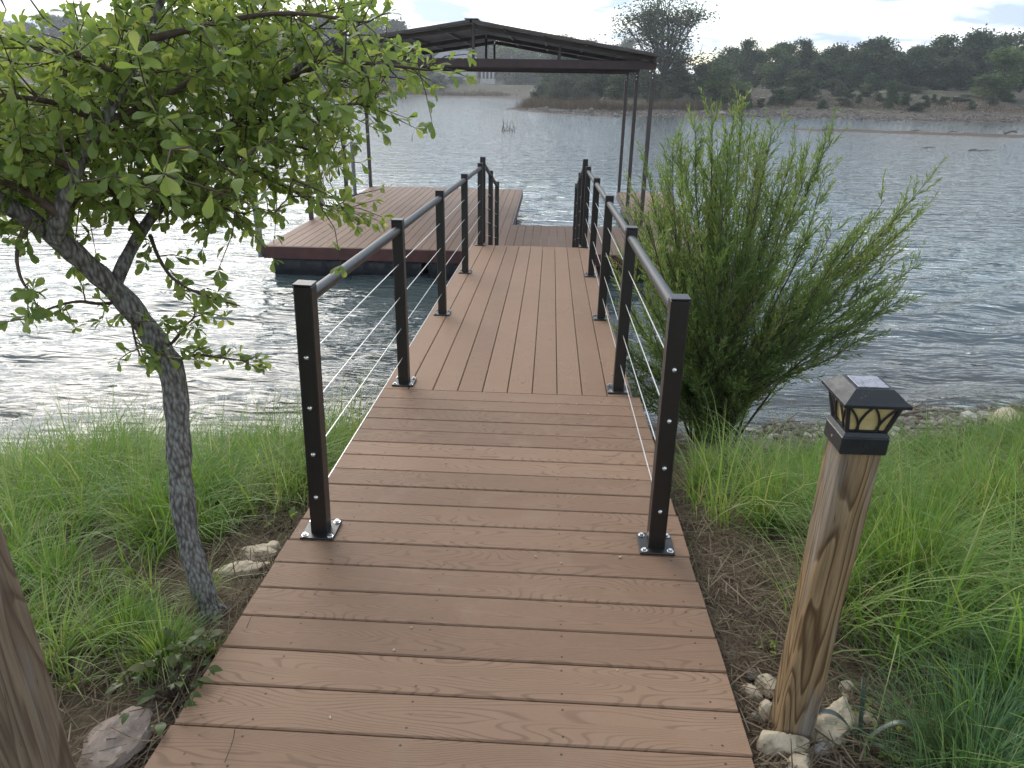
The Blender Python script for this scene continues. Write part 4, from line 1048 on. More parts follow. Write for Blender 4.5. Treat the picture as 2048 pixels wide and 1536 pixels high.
# stones
def stone(px, py, size, sq, mat, label, seed, grp='pale stones along the boardwalk', sink=.3, rz=None, rough=.03):
    rng = np.random.default_rng(seed); b = hit(px, py)
    n, k = (34, 22) if size > .07 else (22, 14); th = np.linspace(0, 2 * math.pi, n, endpoint=False); ph = np.linspace(0, math.pi, k)
    T_, P_ = np.meshgrid(th, ph); D = np.stack([np.sin(P_) * np.cos(T_), np.sin(P_) * np.sin(T_), np.cos(P_)], -1).reshape(-1, 3)
    rad = np.ones(len(D))
    for _ in range(9):                                                       # chop facets
        nrm = rand_unit(1, rng)[0]; c = rng.uniform(.62, .9); dd = D @ nrm; rad = np.where(dd * rad > c, c / np.maximum(dd, .05), rad)
    rad *= 1 + .022 * rng.normal(size=len(D)) + rough * (fbm(D[:, 0] + seed, D[:, 1] + D[:, 2] * 1.7, .9, seed, 3))
    rad[:n] = rad[:n].mean(); rad[-n:] = rad[-n:].mean()
    V = D * rad[:, None] * size * np.array(sq)
    i = np.arange(n * k).reshape(k, n); Q = np.stack([i[:-1], i[1:], np.roll(i[1:], -1, 1), np.roll(i[:-1], -1, 1)], -1).reshape(-1, 4)
    me = np_mesh('stone', V, Q, smooth=True); me.set_sharp_from_angle(angle=math.radians(38))
    o = link('stone', me, None, mat); o.location = Vector(b) + Vector((0, 0, size * sq[2] * (1 - sink * 2))); o.rotation_euler = (rng.normal(0, .15), rng.normal(0, .15), rng.uniform(0, 6) if rz is None else rz)
    return tag(o, label, 'stone', grp)
ST = [(1562, 1500, .062, (.75, 1.15, .7), M_ROCK, 'large cream stone in front of the lamp post foot'),
      (1668, 1462, .075, (1.2, .75, .6), M_ROCK, 'long cream stone right behind the lamp post foot'),
      (1532, 1432, .036, (.9, 1.0, .9), M_ROCK, 'small tan stone left of the lamp post foot, against the timber'),
      (1536, 1384, .046, (1.0, .9, .8), M_ROCK, 'cream stone partly hidden behind the left side of the lamp post foot'),
      (1502, 1392, .030, (.7, 1.2, .9), M_ROCK, 'narrow tan stone standing at the boardwalk edge left of the lamp post'),
      (1512, 1436, .018, (1, 1, .8), M_ROCKGREY, 'tiny grey stone between the boardwalk edge and the lamp post'),
      (1504, 1350, .024, (1.2, .8, .6), M_ROCKGREY, 'shiny grey-white stone at the boardwalk edge, farthest from the camera near the lamp post'),
      (1636, 1506, .032, (.7, 1.3, .6), M_ROCKGREY, 'slim grey stone lying in straw in front of the strap-leaved weed'),
      (1606, 1512, .022, (1, 1, .7), M_ROCKGREY, 'small grey stone between the large cream stone and the slim grey one'),
      (1600, 1545, .045, (1.3, .8, .6), M_ROCK, 'pale flat stone cut by the bottom edge of the photo below the lamp post'),
      (1735, 1446, .030, (1.3, .9, .7), M_ROCK, 'pale stone right of the strap-leaved weed'),
      (1694, 1380, .026, (1, .9, .8), M_ROCK, 'small white stone in the grass right of the lamp post, upper of two'),
      (1694, 1396, .018, (1, 1, .7), M_ROCK, 'smaller white stone just below the upper one right of the lamp post'),
      (232, 1492, .088, (1.2, .9, .6), M_CONGLO, 'broad rough grey-pink stone beside the lower left boardwalk corner'),
      (510, 1116, .085, (1.3, .7, .4), M_ROCK, 'flat cream limestone slab by the first left railing post'),
      (478, 1150, .085, (1.4, .6, .35), M_ROCK, 'flat cream limestone slab between the tree base and the boardwalk'),
      (545, 1104, .045, (1, .8, .7), M_ROCK, 'small cream stone touching the left boardwalk edge'),
      (80, 1296, .028, (1.2, 1, .6), M_ROCK, 'small pale stone in the grass at the left edge'),
      (1590, 1080, .018, (1, 1, .8), M_ROCK, 'little white stone in the grass left of the lamp post'),
      (1540, 905, .12, (1.5, .8, .45), M_ROCK, 'pale flat rock under the right side of the shrub'),
      (2010, 856, .22, (1.8, .6, .28), M_ROCK, 'white rock ledge at the right waterline'),
      (1500, 930, .09, (1.2, .9, .5), M_ROCKGREY, 'grey rock in the grass at the foot of the shrub'),
      (1345, 890, .06, (1, .8, .7), M_ROCK, 'pale stone beside the boardwalk edge under the shrub')]
for k, (px, py, sz, sq, mt, lab) in enumerate(ST): stone(px, py, sz, sq, mt, lab, 100 + k, rough=.14 if sz > .07 else .06)

# shore pebbles: uncountable
def pebbles(n):
    rng = np.random.default_rng(8); x = rng.uniform(-5.5, 7, n); d = np.where(x > 1.6, rng.normal(.48, .48, n), rng.normal(.12, .30, n)); y = np.interp(x, SHX, SHY) - d
    k = (d > -.55) & (d < np.where(x > 1.6, 1.5, .75)) & (rng.random(n) < np.where(x > 2, 1, .55)); x, y = x[k], y[k]; n = len(x)
    ico = np.array([(0, 0, 1), (.89, 0, .45), (.28, .85, .45), (-.72, .53, .45), (-.72, -.53, .45), (.28, -.85, .45), (.72, .53, -.45), (-.28, .85, -.45), (-.89, 0, -.45), (-.28, -.85, -.45), (.72, -.53, -.45), (0, 0, -1)])
    F = np.array([(0, 1, 2), (0, 2, 3), (0, 3, 4), (0, 4, 5), (0, 5, 1), (1, 6, 2), (2, 7, 3), (3, 8, 4), (4, 9, 5), (5, 10, 1), (6, 7, 2), (7, 8, 3), (8, 9, 4), (9, 10, 5), (10, 6, 1), (11, 7, 6), (11, 8, 7), (11, 9, 8), (11, 10, 9), (11, 6, 10)])
    s = rng.gamma(1.8, .008, n) + .006; sc = np.stack([s * rng.uniform(.8, 1.6, n), s * rng.uniform(.7, 1.2, n), s * rng.uniform(.4, .7, n)], 1)
    th = rng.uniform(0, 6.28, n); V = ico[None] * (1 + .15 * rng.normal(size=(n, 12, 1))) * sc[:, None]
    V = np.stack([V[..., 0] * np.cos(th)[:, None] - V[..., 1] * np.sin(th)[:, None], V[..., 0] * np.sin(th)[:, None] + V[..., 1] * np.cos(th)[:, None], V[..., 2]], -1)
    V += np.stack([x, y, height(x, y) + s * .2], 1)[:, None]
    T = (F[None] + (np.arange(n) * 12)[:, None, None]).reshape(-1, 3)
    o = link('pebbles', np_mesh('pebbles', V.reshape(-1, 3), None, T, {'rnd': np.repeat(rng.random(n), 12)}), None, M_PEB); tag(o, 'grey and tan pebbles along the near waterline', 'pebbles', None, 'stuff')
def m_peb():
    g = G('pebble_mix'); r = g.attr('rnd'); n = g.noise(g.pos(), 60, 4)
    c = g.ramp(r, [(.1, (.085, .070, .058)), (.5, (.18, .155, .128)), (.88, (.30, .27, .23)), (1, (.48, .45, .40))])
    return g.done(g.pbsdf(g.mix(g.maprange(n, .4, .6, 0, .4), c, (.1, .085, .07)), .8))
M_PEB = m_peb()
pebbles(13000)

# driftwood sticks at the waterline
def stick(px, py, length, ang, rad, label, z=None, name='driftwood', grp='driftwood along the waterline'):
    b = hit(px, py) if z is None else on_z(px, py, z); rng = np.random.default_rng(int(px + py * 3)); d = np.array([math.cos(ang), math.sin(ang), .05])
    P = smooth_path([b - d * length / 2 + np.array([0, 0, rad]), b + rng.normal(size=3) * length * .05 + np.array([0, 0, rad * 2]), b + d * length / 2 + np.array([0, 0, rad * 1.5])])
    mb = MB(); mb.tube(P, list(np.linspace(rad, rad * .4, len(P))), 8)
    q = P[len(P) // 2]
    if z is None or length in (1.3, 9): mb.tube([q, q + np.array([d[1], -d[0], .35]) * length * .22], [rad * .5, rad * .2], 6)
    o = mb.build(name, M_DRIFT, None, smooth=True, origin=b); return tag(o, label, 'driftwood', grp)
stick(1850, 838, .9, .1, .016, 'thin pale driftwood branch right of the lantern at the waterline')
stick(1980, 830, .7, .5, .020, 'crooked grey driftwood branch at the right edge waterline')
stick(1900, 866, .6, -.25, .012, 'slim brown stick on the pebbles behind the right grass')
stick(1560, 860, .8, .9, .014, 'grey stick leaning out of the shrub foot toward the water')

# broad-leaved weeds
def weed(px, py, n, size, mat, label, h=.12, spread=.1, name='leafy_weed', lobes=True):
    b = hit(px, py); rng = np.random.default_rng(int(px * 3 + py)); r = empty(name, b, label, 'weed', 'leafy weeds beside the boardwalk')
    st = MB(); LP, LD, LL = [], [], []
    for k in range(n):
        a = rng.uniform(0, 6.283); t = b + np.array([math.cos(a) * spread * rng.random(), math.sin(a) * spread * rng.random(), h * rng.uniform(.4, 1.1)])
        st.tube([b + np.array([0, 0, -.005]), (b + t) / 2 + rng.normal(size=3) * .01, t], [.0025, .002, .0012], 5)
        out = t - b; out[2] = .02; LP.append(t); LD.append(out / np.linalg.norm(out) + rng.normal(size=3) * .35); LL.append(size * rng.uniform(.6, 1.2))
        if lobes:
            for s in (-1, 1):
                dd = LD[-1] / np.linalg.norm(LD[-1]); sd = np.array([-dd[1], dd[0], 0]); LP.append(t + dd * LL[-1] * .2); LD.append(dd * .7 + sd * s); LL.append(LL[-1] * .6)
                if s == 1: LP.append(t + dd * size * .4); LD.append(dd * .9 - sd * .8); LL.append(LL[-1] * .8)
    st.build('stem', M_TWIG, r); LP, LD, LL = map(np.array, (LP, LD, LL))
    V, Q, T, c = leaf_batch(LP, LD, np.tile([0, 0, 1.0], (len(LP), 1)) + rng.normal(size=(len(LP), 3)) * .35, LL, LL * .55, [(0, .06), (.25, .38), (.5, .5), (.78, .3), (1, 0)], .25)
    link('foliage', np_mesh('foliage', V - b, Q, T, {'rnd': np.repeat(rng.beta(2, 2, len(LP)), c)}, smooth=True), r, mat)
weed(355, 1405, 34, .045, M_BROADLEAF, 'dark green lobed weed against the lower left boardwalk edge', .12, .15)
weed(405, 1322, 9, .05, M_BROADLEAF, 'smaller green lobed weed against the left boardwalk edge, above the dark one', .12, .10)
weed(580, 1060, 7, .045, M_LEAF, 'yellow-green leafy weed beside the first left railing post', .08, .08)
weed(1540, 1312, 12, .022, M_LEAF, 'tiny yellow-green fern-like weed left of the lamp post', .05, .05)
weed(1790, 1500, 40, .024, M_LEAF, 'low bright green weed right of the strap-leaved plant', .09, .14)
weed(1450, 985, 16, .05, M_BROADLEAF, 'leafy green weed at the foot of the feathery shrub', .22, .15)
def strap_weed():
    b = hit(1718, 1490); r = empty('strap_weed', b, 'weed with a few long curling strap leaves right of the lamp post', 'weed', 'leafy weeds beside the boardwalk')
    for (dx, dy, h, Lg, wd, dr) in ((-.17, .02, .10, 1, .016, .9), (.17, -.04, .11, 1, .017, 1.1), (-.02, .03, .22, 1, .013, .0), (-.03, .0, .26, 1, .006, .0), (.05, -.08, .05, 1, .012, .6)):
        n = 14; V = []; sd = np.array([-dy, dx, 0]); sd = sd / (np.linalg.norm(sd) + 1e-9)
        if dr == 0: sd = np.array([1.0, .2, 0])
        for k in range(n):
            t = k / (n - 1); c = b + np.array([dx * t, dy * t, h * (math.sin(t * math.pi * (.5 + .42 * dr)) if dr else t)]); w = wd * (math.sin(math.pi * min(1, .18 + t * .8)) ** .8) * .5
            tw = math.cos(t * 2.2); V += [c - sd * w + np.array([0, 0, w * .5]), c - np.array([0, 0, .0]), c + sd * w + np.array([0, 0, w * .5 * tw])]
        i = np.arange(n * 3).reshape(n, 3); Q = np.concatenate([np.stack([i[:-1, 0], i[:-1, 1], i[1:, 1], i[1:, 0]], -1), np.stack([i[:-1, 1], i[:-1, 2], i[1:, 2], i[1:, 1]], -1)])
        link('leaf', np_mesh('leaf', np.array(V) - b, Q, None, {'rnd': np.full(n * 3, .2)}, smooth=True), r, M_STRAP)
M_STRAP = m_simple('strap_leaf', (.09, .105, .085), .3, 0, .3, 20, .05, .6)
strap_weed()

# crumbs fallen on the boards
def crumbs():
    rng = np.random.default_rng(4); mb = MB()
    for k in range(46):
        x, y = rng.uniform(-.7, .68), rng.uniform(-2.9, .8 if k % 3 else 3.5); s = rng.uniform(.0018, .0045); c = np.array([x, y, zwalk(y) + s * .7])
        mb.tube([c - np.array([s, 0, 0]), c + rng.normal(size=3) * s * .3, c + np.array([s, s * rng.normal(), 0])], [s * .5, s, s * .4], 6)
    o = mb.build('seed_crumbs', m_simple('seed_crumb', (.5, .42, .3), .8, 0, .3, 90, .1), None); tag(o, 'pale seed crumbs scattered on the boards', 'crumbs', None, 'stuff')
crumbs()

mb = MB(); b_ = on_z(462, 1490, zwalk(-2.75) + .002); mb.tube(smooth_path([b_ + np.array([-.012, .055, .001]), b_ + np.array([.002, .01, .004]), b_ + np.array([.006, -.05, .001])]), .0012, 5)
tag(mb.build('dry_stem', M_TWIG, None, origin=b_), 'thin dry grass stem lying on the nearest left boards', 'stem')

# ------------------------------------------------------------------ far bank
def crown_mesh(name, seed, W_, H_, nl, lobes, leaf, open_=.0, low=.28):
    """unit-less tree crown: leaf clumps spread through several uneven lobes; W_ half width, H_ height in metres"""
    rng = np.random.default_rng(seed); C, R_ = [], []
    for k in range(lobes):
        a = rng.uniform(0, 6.283); rr = W_ * rng.uniform(.0, .74); z = H_ * rng.uniform(low + .10, .86); rr *= 1 - .75 * max(0, (z / H_ - .5)) * 1.2
        C.append((rr * math.cos(a), rr * math.sin(a), z)); R_.append(W_ * rng.uniform(.26, .46))
    C = np.array(C); R_ = np.array(R_); idx = rng.integers(0, lobes, nl)
    d = rand_unit(nl, rng); rad = R_[idx] * (rng.random(nl) ** .42) * (1 + .22 * rng.normal(size=nl)); P = C[idx] + d * rad[:, None] * np.array([1, 1, .72])
    # broken clumps
    keep = (np.sin(P[:, 0] * 2.1 + seed) + np.sin(P[:, 1] * 2.3 + 1.7 * seed) + np.sin(P[:, 2] * 2.6 + .6 * seed) + rng.normal(0, .55, nl)) > (-1.0 + open_ * 1.6)
    P = P[keep & (P[:, 2] > H_ * low * .55)]; n = len(P); D = rand_unit(n, rng); D[:, 2] = D[:, 2] * .7 + .15; Nn = rand_unit(n, rng) + np.array([0, 0, .8])
    L = leaf * rng.uniform(.6, 1.4, n)
    V, Q, T, c = leaf_batch(P, D, Nn, L, L * .55, [(0, .1), (.45, .5), (1, 0)], .1)
    hh = P[:, 2] / H_
    rn = np.clip(.35 * rng.beta(2, 2, n) + .4 * (.5 + .5 * np.sin(P[:, 0] * 1.3 + P[:, 1] + seed)) + .25 * rng.random(n), 0, 1)
    return np_mesh(name, V, Q, T, {'rnd': np.repeat(rn, c)}), C, R_
def trunk_mesh(name, seed, C, H_, r0, low, fine=False):
    rng = np.random.default_rng(seed); mb = MB(); fork = np.array([rng.normal(0, .15), rng.normal(0, .15), H_ * low])
    mb.tube([(0, 0, -.4), (rng.normal(0, .08), rng.normal(0, .08), H_ * low * .5), fork], [r0 * 1.25, r0, r0 * .8], 8)
    for c in C:
        mid = (fork + c) / 2 + rng.normal(0, .25, 3); mb.tube(smooth_path([fork, mid, c + (c - fork) * .25], 1), [r0 * .55, r0 * .4, r0 * .3, r0 * .2, r0 * .12, r0 * .06][:len(smooth_path([fork, mid, c], 1))], 5)
        if fine:
            for _ in range(7):
                e = c + rand_unit(1, rng)[0] * H_ * .13 + np.array([0, 0, H_ * .05]); mb.tube([mid + (c - mid) * rng.uniform(.2, 1), (c + e) / 2, e], [r0 * .16, r0 * .1, r0 * .04], 4)
    V = np.array(mb.v); me = bpy.data.meshes.new(name); me.from_pydata(V.tolist(), [], mb.f); me.update(); return me
PROTO = {}
def proto(key, seed, W_, H_, nl, lobes, leaf, mat, r0, open_=0, low=.28, fine=False):
    cm, C, R_ = crown_mesh('crown', seed, W_, H_, nl, lobes, leaf, open_, low); tm = trunk_mesh('trunk', seed, C, H_, r0, low, fine)
    cm.materials.append(mat); tm.materials.append(M_FARBARK); PROTO[key] = (cm, tm, W_, H_)
for k in range(5): proto(f'oak{k}', 200 + k, 4.2, 8.0, 12000, 20, .36, M_FARLEAF, .2, -.15, .04)
for k in range(2): proto(f'light{k}', 230 + k, 3.0, 7.0, 9000, 16, .32, M_FARLIGHT, .14, 0, .05)
for k in range(3): proto(f'bush{k}', 240 + k, 2.0, 3.0, 6000, 12, .24, M_FARLEAF, .08, -.2, -.04)
for k in range(2): proto(f'grey{k}', 250 + k, 2.4, 4.0, 6000, 12, .25, M_FARGREY, .08, .0, -.04)
proto('tall', 262, 6.2, 13.5, 15000, 26, .27, M_FARTALL, .30, .08, .22, True)
nT = 0
def far_plant(kind, px, ytop, hw, Yd, name, label, group, cat='tree', base=None):
    """a plant rooted on the far bank at distance Yd, its top and half width given in picture pixels"""
    global nT; nT += 1; rng = np.random.default_rng(500 + nT)
    r0 = ray(px, 185); s = (Yd - CAM[1]) / r0[1]; X_ = CAM[0] + r0[0] * s; zg = ground(X_, Yd)
    top = at_y(px, ytop, Yd)[2]; Hh = max(1.0, top - zg); w = hw / F_PX * s
    cm, tm, W_, H_ = PROTO[kind]
    r = empty(name, (X_, Yd, zg - .05), label, cat, group, rng.uniform(0, 6.283))
    r.scale = (w / (W_ * .92), w / (W_ * .92), Hh / (H_ * .96))
    for nm, me in (('crown', cm), ('trunk', tm)):
        o = bpy.data.objects.new(nm, me); COL.objects.link(o); o.parent = r
    return r
GO, GB, GL = 'trees on the far right bank', 'shrubs on the far bank', 'trees on the far left ridge'
far_plant('tall', 1322, -8, 118, 100, 'tall_tree', 'tallest tree on the far bank with a bare-twigged open crown', None)
R_TREES = [('oak0', 1487, 80, 32, 122), ('light1', 1537, 88, 34, 124), ('oak1', 1598, 76, 42, 120), ('oak2', 1658, 90, 44, 121), ('oak3', 1746, 69, 62, 119), ('oak4', 1700, 100, 40, 116), ('oak0', 1822, 100, 46, 118), ('oak1', 1868, 68, 58, 117), ('oak2', 1925, 62, 58, 119), ('oak3', 1985, 60, 52, 121), ('oak4', 2040, 84, 46, 120), ('oak2', 2095, 78, 60, 118), ('oak1', 1560, 110, 40, 114), ('oak4', 1640, 120, 44, 113), ('oak0', 1780, 112, 46, 114), ('oak3', 1890, 112, 56, 113), ('oak2', 2150, 90, 60, 112)]
R_LAB = ['small rounded oak at the left end of the right-hand tree line', 'pale feathery tree second from the left end of the right-hand tree line', 'dark oak above the big dark shrub patch on the right bank', 'low oak left of the tallest broad oak on the right bank', 'broad sunlit oak with gaps in the middle of the right bank', 'low oak in front of the broad sunlit oak, on its left', 'lower oak in the dip between the broad oak and the big right mass', 'oak forming the left shoulder of the big right mass', 'oak at the top of the big dark mass on the right', 'oak forming the right summit of the big dark mass', 'oak at the right edge of the photo behind the pale front tree', 'oak just past the right edge of the far bank', 'short dark oak below the pale feathery tree', 'short dark oak between the shrub patch and the low oak', 'short dark oak below the dip of the tree line', 'short dark oak at the foot of the big right mass', 'oak far past the right edge of the picture']
for (k, px, yt, hw, Yd), lab in zip(R_TREES, R_LAB):
    if px < 2100: far_plant(k, px, yt, hw, Yd, 'oak_tree', lab, GO)
far_plant('light0', 2004, 96, 62, 98, 'oak_tree', 'pale green tree nearest the water at the right edge', GO)
far_plant('light1', 1452, 124, 40, 96, 'willow_tree', 'light green willow right of the tallest tree', GO)
SH = [('bush0', 1602, 140, 44, 101, 'big dark shrub patch on the slope of the right bank'), ('bush1', 1560, 176, 22, 97, 'small dark shrub at the left foot of the big shrub patch'), ('bush2', 1735, 146, 24, 101, 'dark upright shrub in the middle of the bare right slope'), ('bush1', 1784, 162, 20, 92, 'slim dark shrub standing close to the right waterline'), ('bush0', 1812, 182, 16, 95, 'low dark shrub touching the slim shrub on its right'), ('grey0', 1668, 158, 26, 103, 'grey-green shrub between the shrub patch and the upright shrub'), ('bush2', 1486, 178, 14, 96, 'small round dark shrub near the willow foot'), ('bush0', 1872, 194, 8, 97, 'tiny dark shrub on the stony right slope'), ('grey1', 1815, 168, 30, 106, 'spiky grey shrub above the low dark shrub'), ('bush1', 1548, 190, 14, 95, 'tiny dark shrub above the beach left of the shrub patch'), ('bush2', 1700, 178, 16, 99, 'low shrub at the left foot of the upright shrub'),
      ('bush0', 1400, 126, 44, 103, 'dark shrub mass at the right foot of the tallest tree'), ('oak1', 1350, 118, 52, 108, 'dark low oak directly under the tallest tree'), ('bush1', 1300, 150, 42, 99, 'dark shrub below the right canopy corner'), ('oak2', 1268, 118, 54, 110, 'dark low oak left of the right canopy posts'), ('bush2', 1235, 148, 40, 101, 'dark shrub just left of the right canopy posts'), ('oak4', 1196, 126, 46, 112, 'dark oak under the right half of the canopy beam'), ('grey1', 1165, 150, 34, 106, 'grey-green shrub under the right half of the canopy beam'), ('grey0', 1118, 152, 30, 108, 'pale twiggy shrub at the left end of the right bank'), ('bush0', 1080, 164, 30, 124, 'dark shrub at the inlet mouth'), ('bush1', 1440, 160, 34, 99, 'dark shrub under the willow'), ('grey0', 1395, 172, 30, 95, 'grey-green shrub behind the right canopy post'), ('bush2', 1340, 172, 26, 95, 'low dark shrub right of the right canopy posts'), ('oak0', 1130, 118, 44, 128, 'dark oak behind the inlet mouth'), ('oak3', 1430, 118, 46, 110, 'dark oak behind the willow')]
for k, px, yt, hw, Yd, lab in SH: far_plant(k, px, yt, hw, Yd, 'far_shrub' if k[:3] != 'oak' else 'oak_tree', lab, GB if k[:3] != 'oak' else GO, 'shrub' if k[:3] != 'oak' else 'tree')
# trees round the end of the bay, seen under the canopy
BAY = [('oak0', 1040, 112, 40, 226, 'dark oak right of the far pavilion'), ('light0', 1010, 92, 44, 250, 'pale tree behind the far pavilion'), ('light1', 1075, 84, 50, 255, 'pale tree seen under the right roof slope'), ('oak1', 960, 88, 46, 262, 'dark oak behind the far house roof'), ('oak2', 905, 84, 46, 266, 'dark oak behind the left end of the far house'), ('oak3', 850, 78, 46, 256, 'dark oak left of the far house'), ('bush0', 905, 152, 34, 214, 'dark shrub on the lawn before the far house'), ('grey0', 880, 176, 12, 196, 'small grey shrub on the far waterline lawn'), ('oak4', 800, 66, 50, 246, 'dark oak between the canopy and the leaning tree crown'), ('oak0', 840, 128, 34, 220, 'low dark oak at the left of the far lawn'), ('oak2', 1110, 96, 44, 240, 'dark oak at the end of the inlet')]
for k, px, yt, hw, Yd, lab in BAY: far_plant(k, px, yt, hw, Yd, 'oak_tree' if k[:3] in ('oak', 'lig') else 'far_shrub', lab, 'trees round the end of the bay' if k[:3] in ('oak', 'lig') else GB, 'tree' if k[:3] in ('oak', 'lig') else 'shrub')
for i, px in enumerate(np.arange(1455, 2080, 52)):                        # second row behind
    far_plant(f'oak{(i * 2) % 5}', px, 96 + 10 * math.sin(i * 2.3), 46, 136 + 4 * math.sin(i), 'oak_tree', 'dark oak of the back row filling the gaps in the right-hand tree line', GO)
for i, px in enumerate(np.arange(770, 1260, 40)):
    far_plant(f'oak{(i * 3) % 5}', px, 80 + 7 * math.sin(i * 1.9), 48, 275 + 6 * math.sin(i * 3), 'oak_tree', 'hazy oak of the wooded rise behind the far house', 'trees round the end of the bay')
for px, yt, hw, Yd, lab in ((640, 146, 40, 200, 'dark shrub on the far lawn between the left canopy posts'), (700, 150, 38, 202, 'dark shrub on the far lawn just left of the rear left canopy post'), (765, 146, 38, 204, 'dark shrub on the far lawn right of the rear left canopy post'), (826, 150, 34, 203, 'rounded dark shrub on the far lawn below the left half of the beam'), (872, 148, 30, 205, 'dark shrub on the far lawn left of the small pavilion'), (1046, 138, 40, 218, 'broad dark shrub right of the small pavilion'), (1096, 128, 36, 160, 'dark shrub on the inner side of the inlet')):
    far_plant('bush1', px, yt, hw, Yd, 'far_shrub', lab, GB, 'shrub')
for px, yt in ((1125, 100), (1165, 100), (1210, 96), (1250, 100)): far_plant(f'oak{px % 5}', px, yt, 44, 132, 'oak_tree', 'dark oak behind the inlet, seen through the right half of the gable', GO)
rngL = np.random.default_rng(77)
xs_ = np.arange(-60, 790, 47)
for i, px in enumerate(xs_):
    far_plant(f'oak{i % 5}', px + rngL.uniform(-8, 8), 36 + rngL.uniform(-9, 9) + (8 if px < 120 else 0), 44 + rngL.uniform(-4, 8), 232 + rngL.uniform(-8, 8), 'oak_tree', 'hazy dark oak on the far left ridge behind the leaning tree', GL)
for i, px in enumerate(np.arange(-40, 800, 62)):
    far_plant(f'oak{(i + 2) % 5}', px + rngL.uniform(-8, 8), 88 + rngL.uniform(-8, 8), 46 + rngL.uniform(-4, 8), 208 + rngL.uniform(-5, 5), 'oak_tree', 'hazy lower oak at the far left waterline behind the leaning tree', GL)

# houses across the bay
M_FARWALL = m_simple('pale_wall', (.42, .40, .37), .8, 0, .15, 1, .05)
M_FARROOF = m_simple('grey_metal_roof', (.16, .16, .17), .5, 0, .15, 1, .05)
M_GLASS = m_simple('dark_window', (.02, .024, .028), .15, 0, .2, 2, .0)
def far_house(px, Yd, wpx, ytop, ybase, label, cols=False):
    r0 = ray(px, 150); s = (Yd - CAM[1]) / r0[1]; X_ = CAM[0] + r0[0] * s; zg = ground(X_, Yd); w = wpx / F_PX * s
    zt = at_y(px, ytop, Yd)[2]; zb = max(zg, at_y(px, ybase, Yd)[2]); h = max(2.4, zt - zb)
    r = empty('far_pavilion' if cols else 'far_house', (X_, Yd, zb), label, 'house')
    if not cols:
        ze = zb + h * .58; mb = MB(); mb.box((X_, Yd, (zg - 1 + ze) / 2), (w * .9, 6, ze - zg + 1), None, .02); wl = mb.build('wall', M_FARWALL, r)
        mb = MB(); hw, hd = w * .52, 3.8
        vs = [(X_ - hw, Yd - hd, ze), (X_ + hw, Yd - hd, ze), (X_ + hw, Yd + hd, ze), (X_ - hw, Yd + hd, ze), (X_ - hw * .55, Yd, zt), (X_ + hw * .55, Yd, zt)]
        mb.add(vs, [(0, 1, 5, 4), (1, 2, 5), (2, 3, 4, 5), (3, 0, 4), (3, 2, 1, 0)]); mb.build('roof', M_FARROOF, r)
        for k in (-.32, -.1, .12, .33):
            mb = MB(); mb.box((X_ + k * w, Yd - 3.03, zb + (ze - zb) * .55), (1.3, .06, 1.3), None, .01); mb.build('window', M_GLASS, r)
    else:
        mb = MB(); mb.box((X_, Yd, zt - .2), (w, 4, .4), None, .02); mb.build('roof', M_FARROOF, r)
        mb = MB(); mb.box((X_, Yd + .3, (zg - 1 + zb) / 2), (w * 1.1, 4.4, zb - zg + 1.1), None, .02); mb.build('plinth', M_FARWALL, r)
        for k in (-.44, -.15, .15, .44):
            mb = MB(); mb.box((X_ + k * w, Yd - 1.8, (zb + zt - .4) / 2), (.42, .42, zt - .4 - zb), None, .02); mb.build('column', M_FARWALL, r)
        mb = MB(); mb.box((X_, Yd + .5, (zb + zt - .4) / 2), (w * .86, 2.2, zt - .41 - zb), None, .02); mb.build('room', M_GLASS, r)
far_house(912, 240, 92, 101, 152, 'long pale house with a grey hipped roof across the bay')
far_house(976, 222, 26, 134, 158, 'small columned pavilion below the far house, right of it', True)

# dry reeds along the far right shore, rooted in the water's edge; a small reed stand in the lake
def reeds(n, pts, h, spread, name, label, mat, rng, wd=(.02, .05)):
    pts = np.array(pts, float); seg_ = np.linalg.norm(np.diff(pts, axis=0), axis=1); t = rng.uniform(0, seg_.sum(), n); cs = np.concatenate([[0], np.cumsum(seg_)])
    x = np.interp(t, cs, pts[:, 0]) + rng.normal(0, spread, n); y = np.interp(t, cs, pts[:, 1]) + np.abs(rng.normal(0, spread * 1.6, n))
    k = height(x, y) > ZW - .05; x, y = x[k], y[k]; P = np.stack([x, y, height(x, y) - .03], 1); m = len(P)
    V, Q, T, c = blades(P, h * rng.uniform(.4, 1.2, m) * (.6 + .5 * np.clip(.5 + fbm(x, y, .12, 3, 2), 0, 1.2)), rng.uniform(.05, .5, m), rng.uniform(0, 6.28, m), rng.uniform(*wd, m), 3)
    o = link(name, np_mesh(name, V, Q, T, {'rnd': np.repeat(rng.beta(2, 2, m), c)}), None, mat); return tag(o, label, 'reeds', None, 'stuff')
rr = np.random.default_rng(91)
reeds(9000, [(-3.5, 98), (-1, 93.5), (3, 87), (6, 84), (13, 86.5), (22, 89)], 1.3, .9, 'dry_reeds', 'tan dry reeds along the far right shore', M_FARSTRAW, rr)
reeds(7000, [(22, 90), (30, 91), (42, 90), (58, 86)], .40, 3.2, 'dry_grass', 'low dry grass on the stony far right slope', M_FARSTRAW, rr, (.03, .07))
reeds(6000, [(-60, 183), (-40, 188), (-20, 188), (-12, 186)], 1.0, 2.0, 'dry_reeds', 'tan dry reeds at the end of the bay', M_FARSTRAW, rr, (.05, .1))
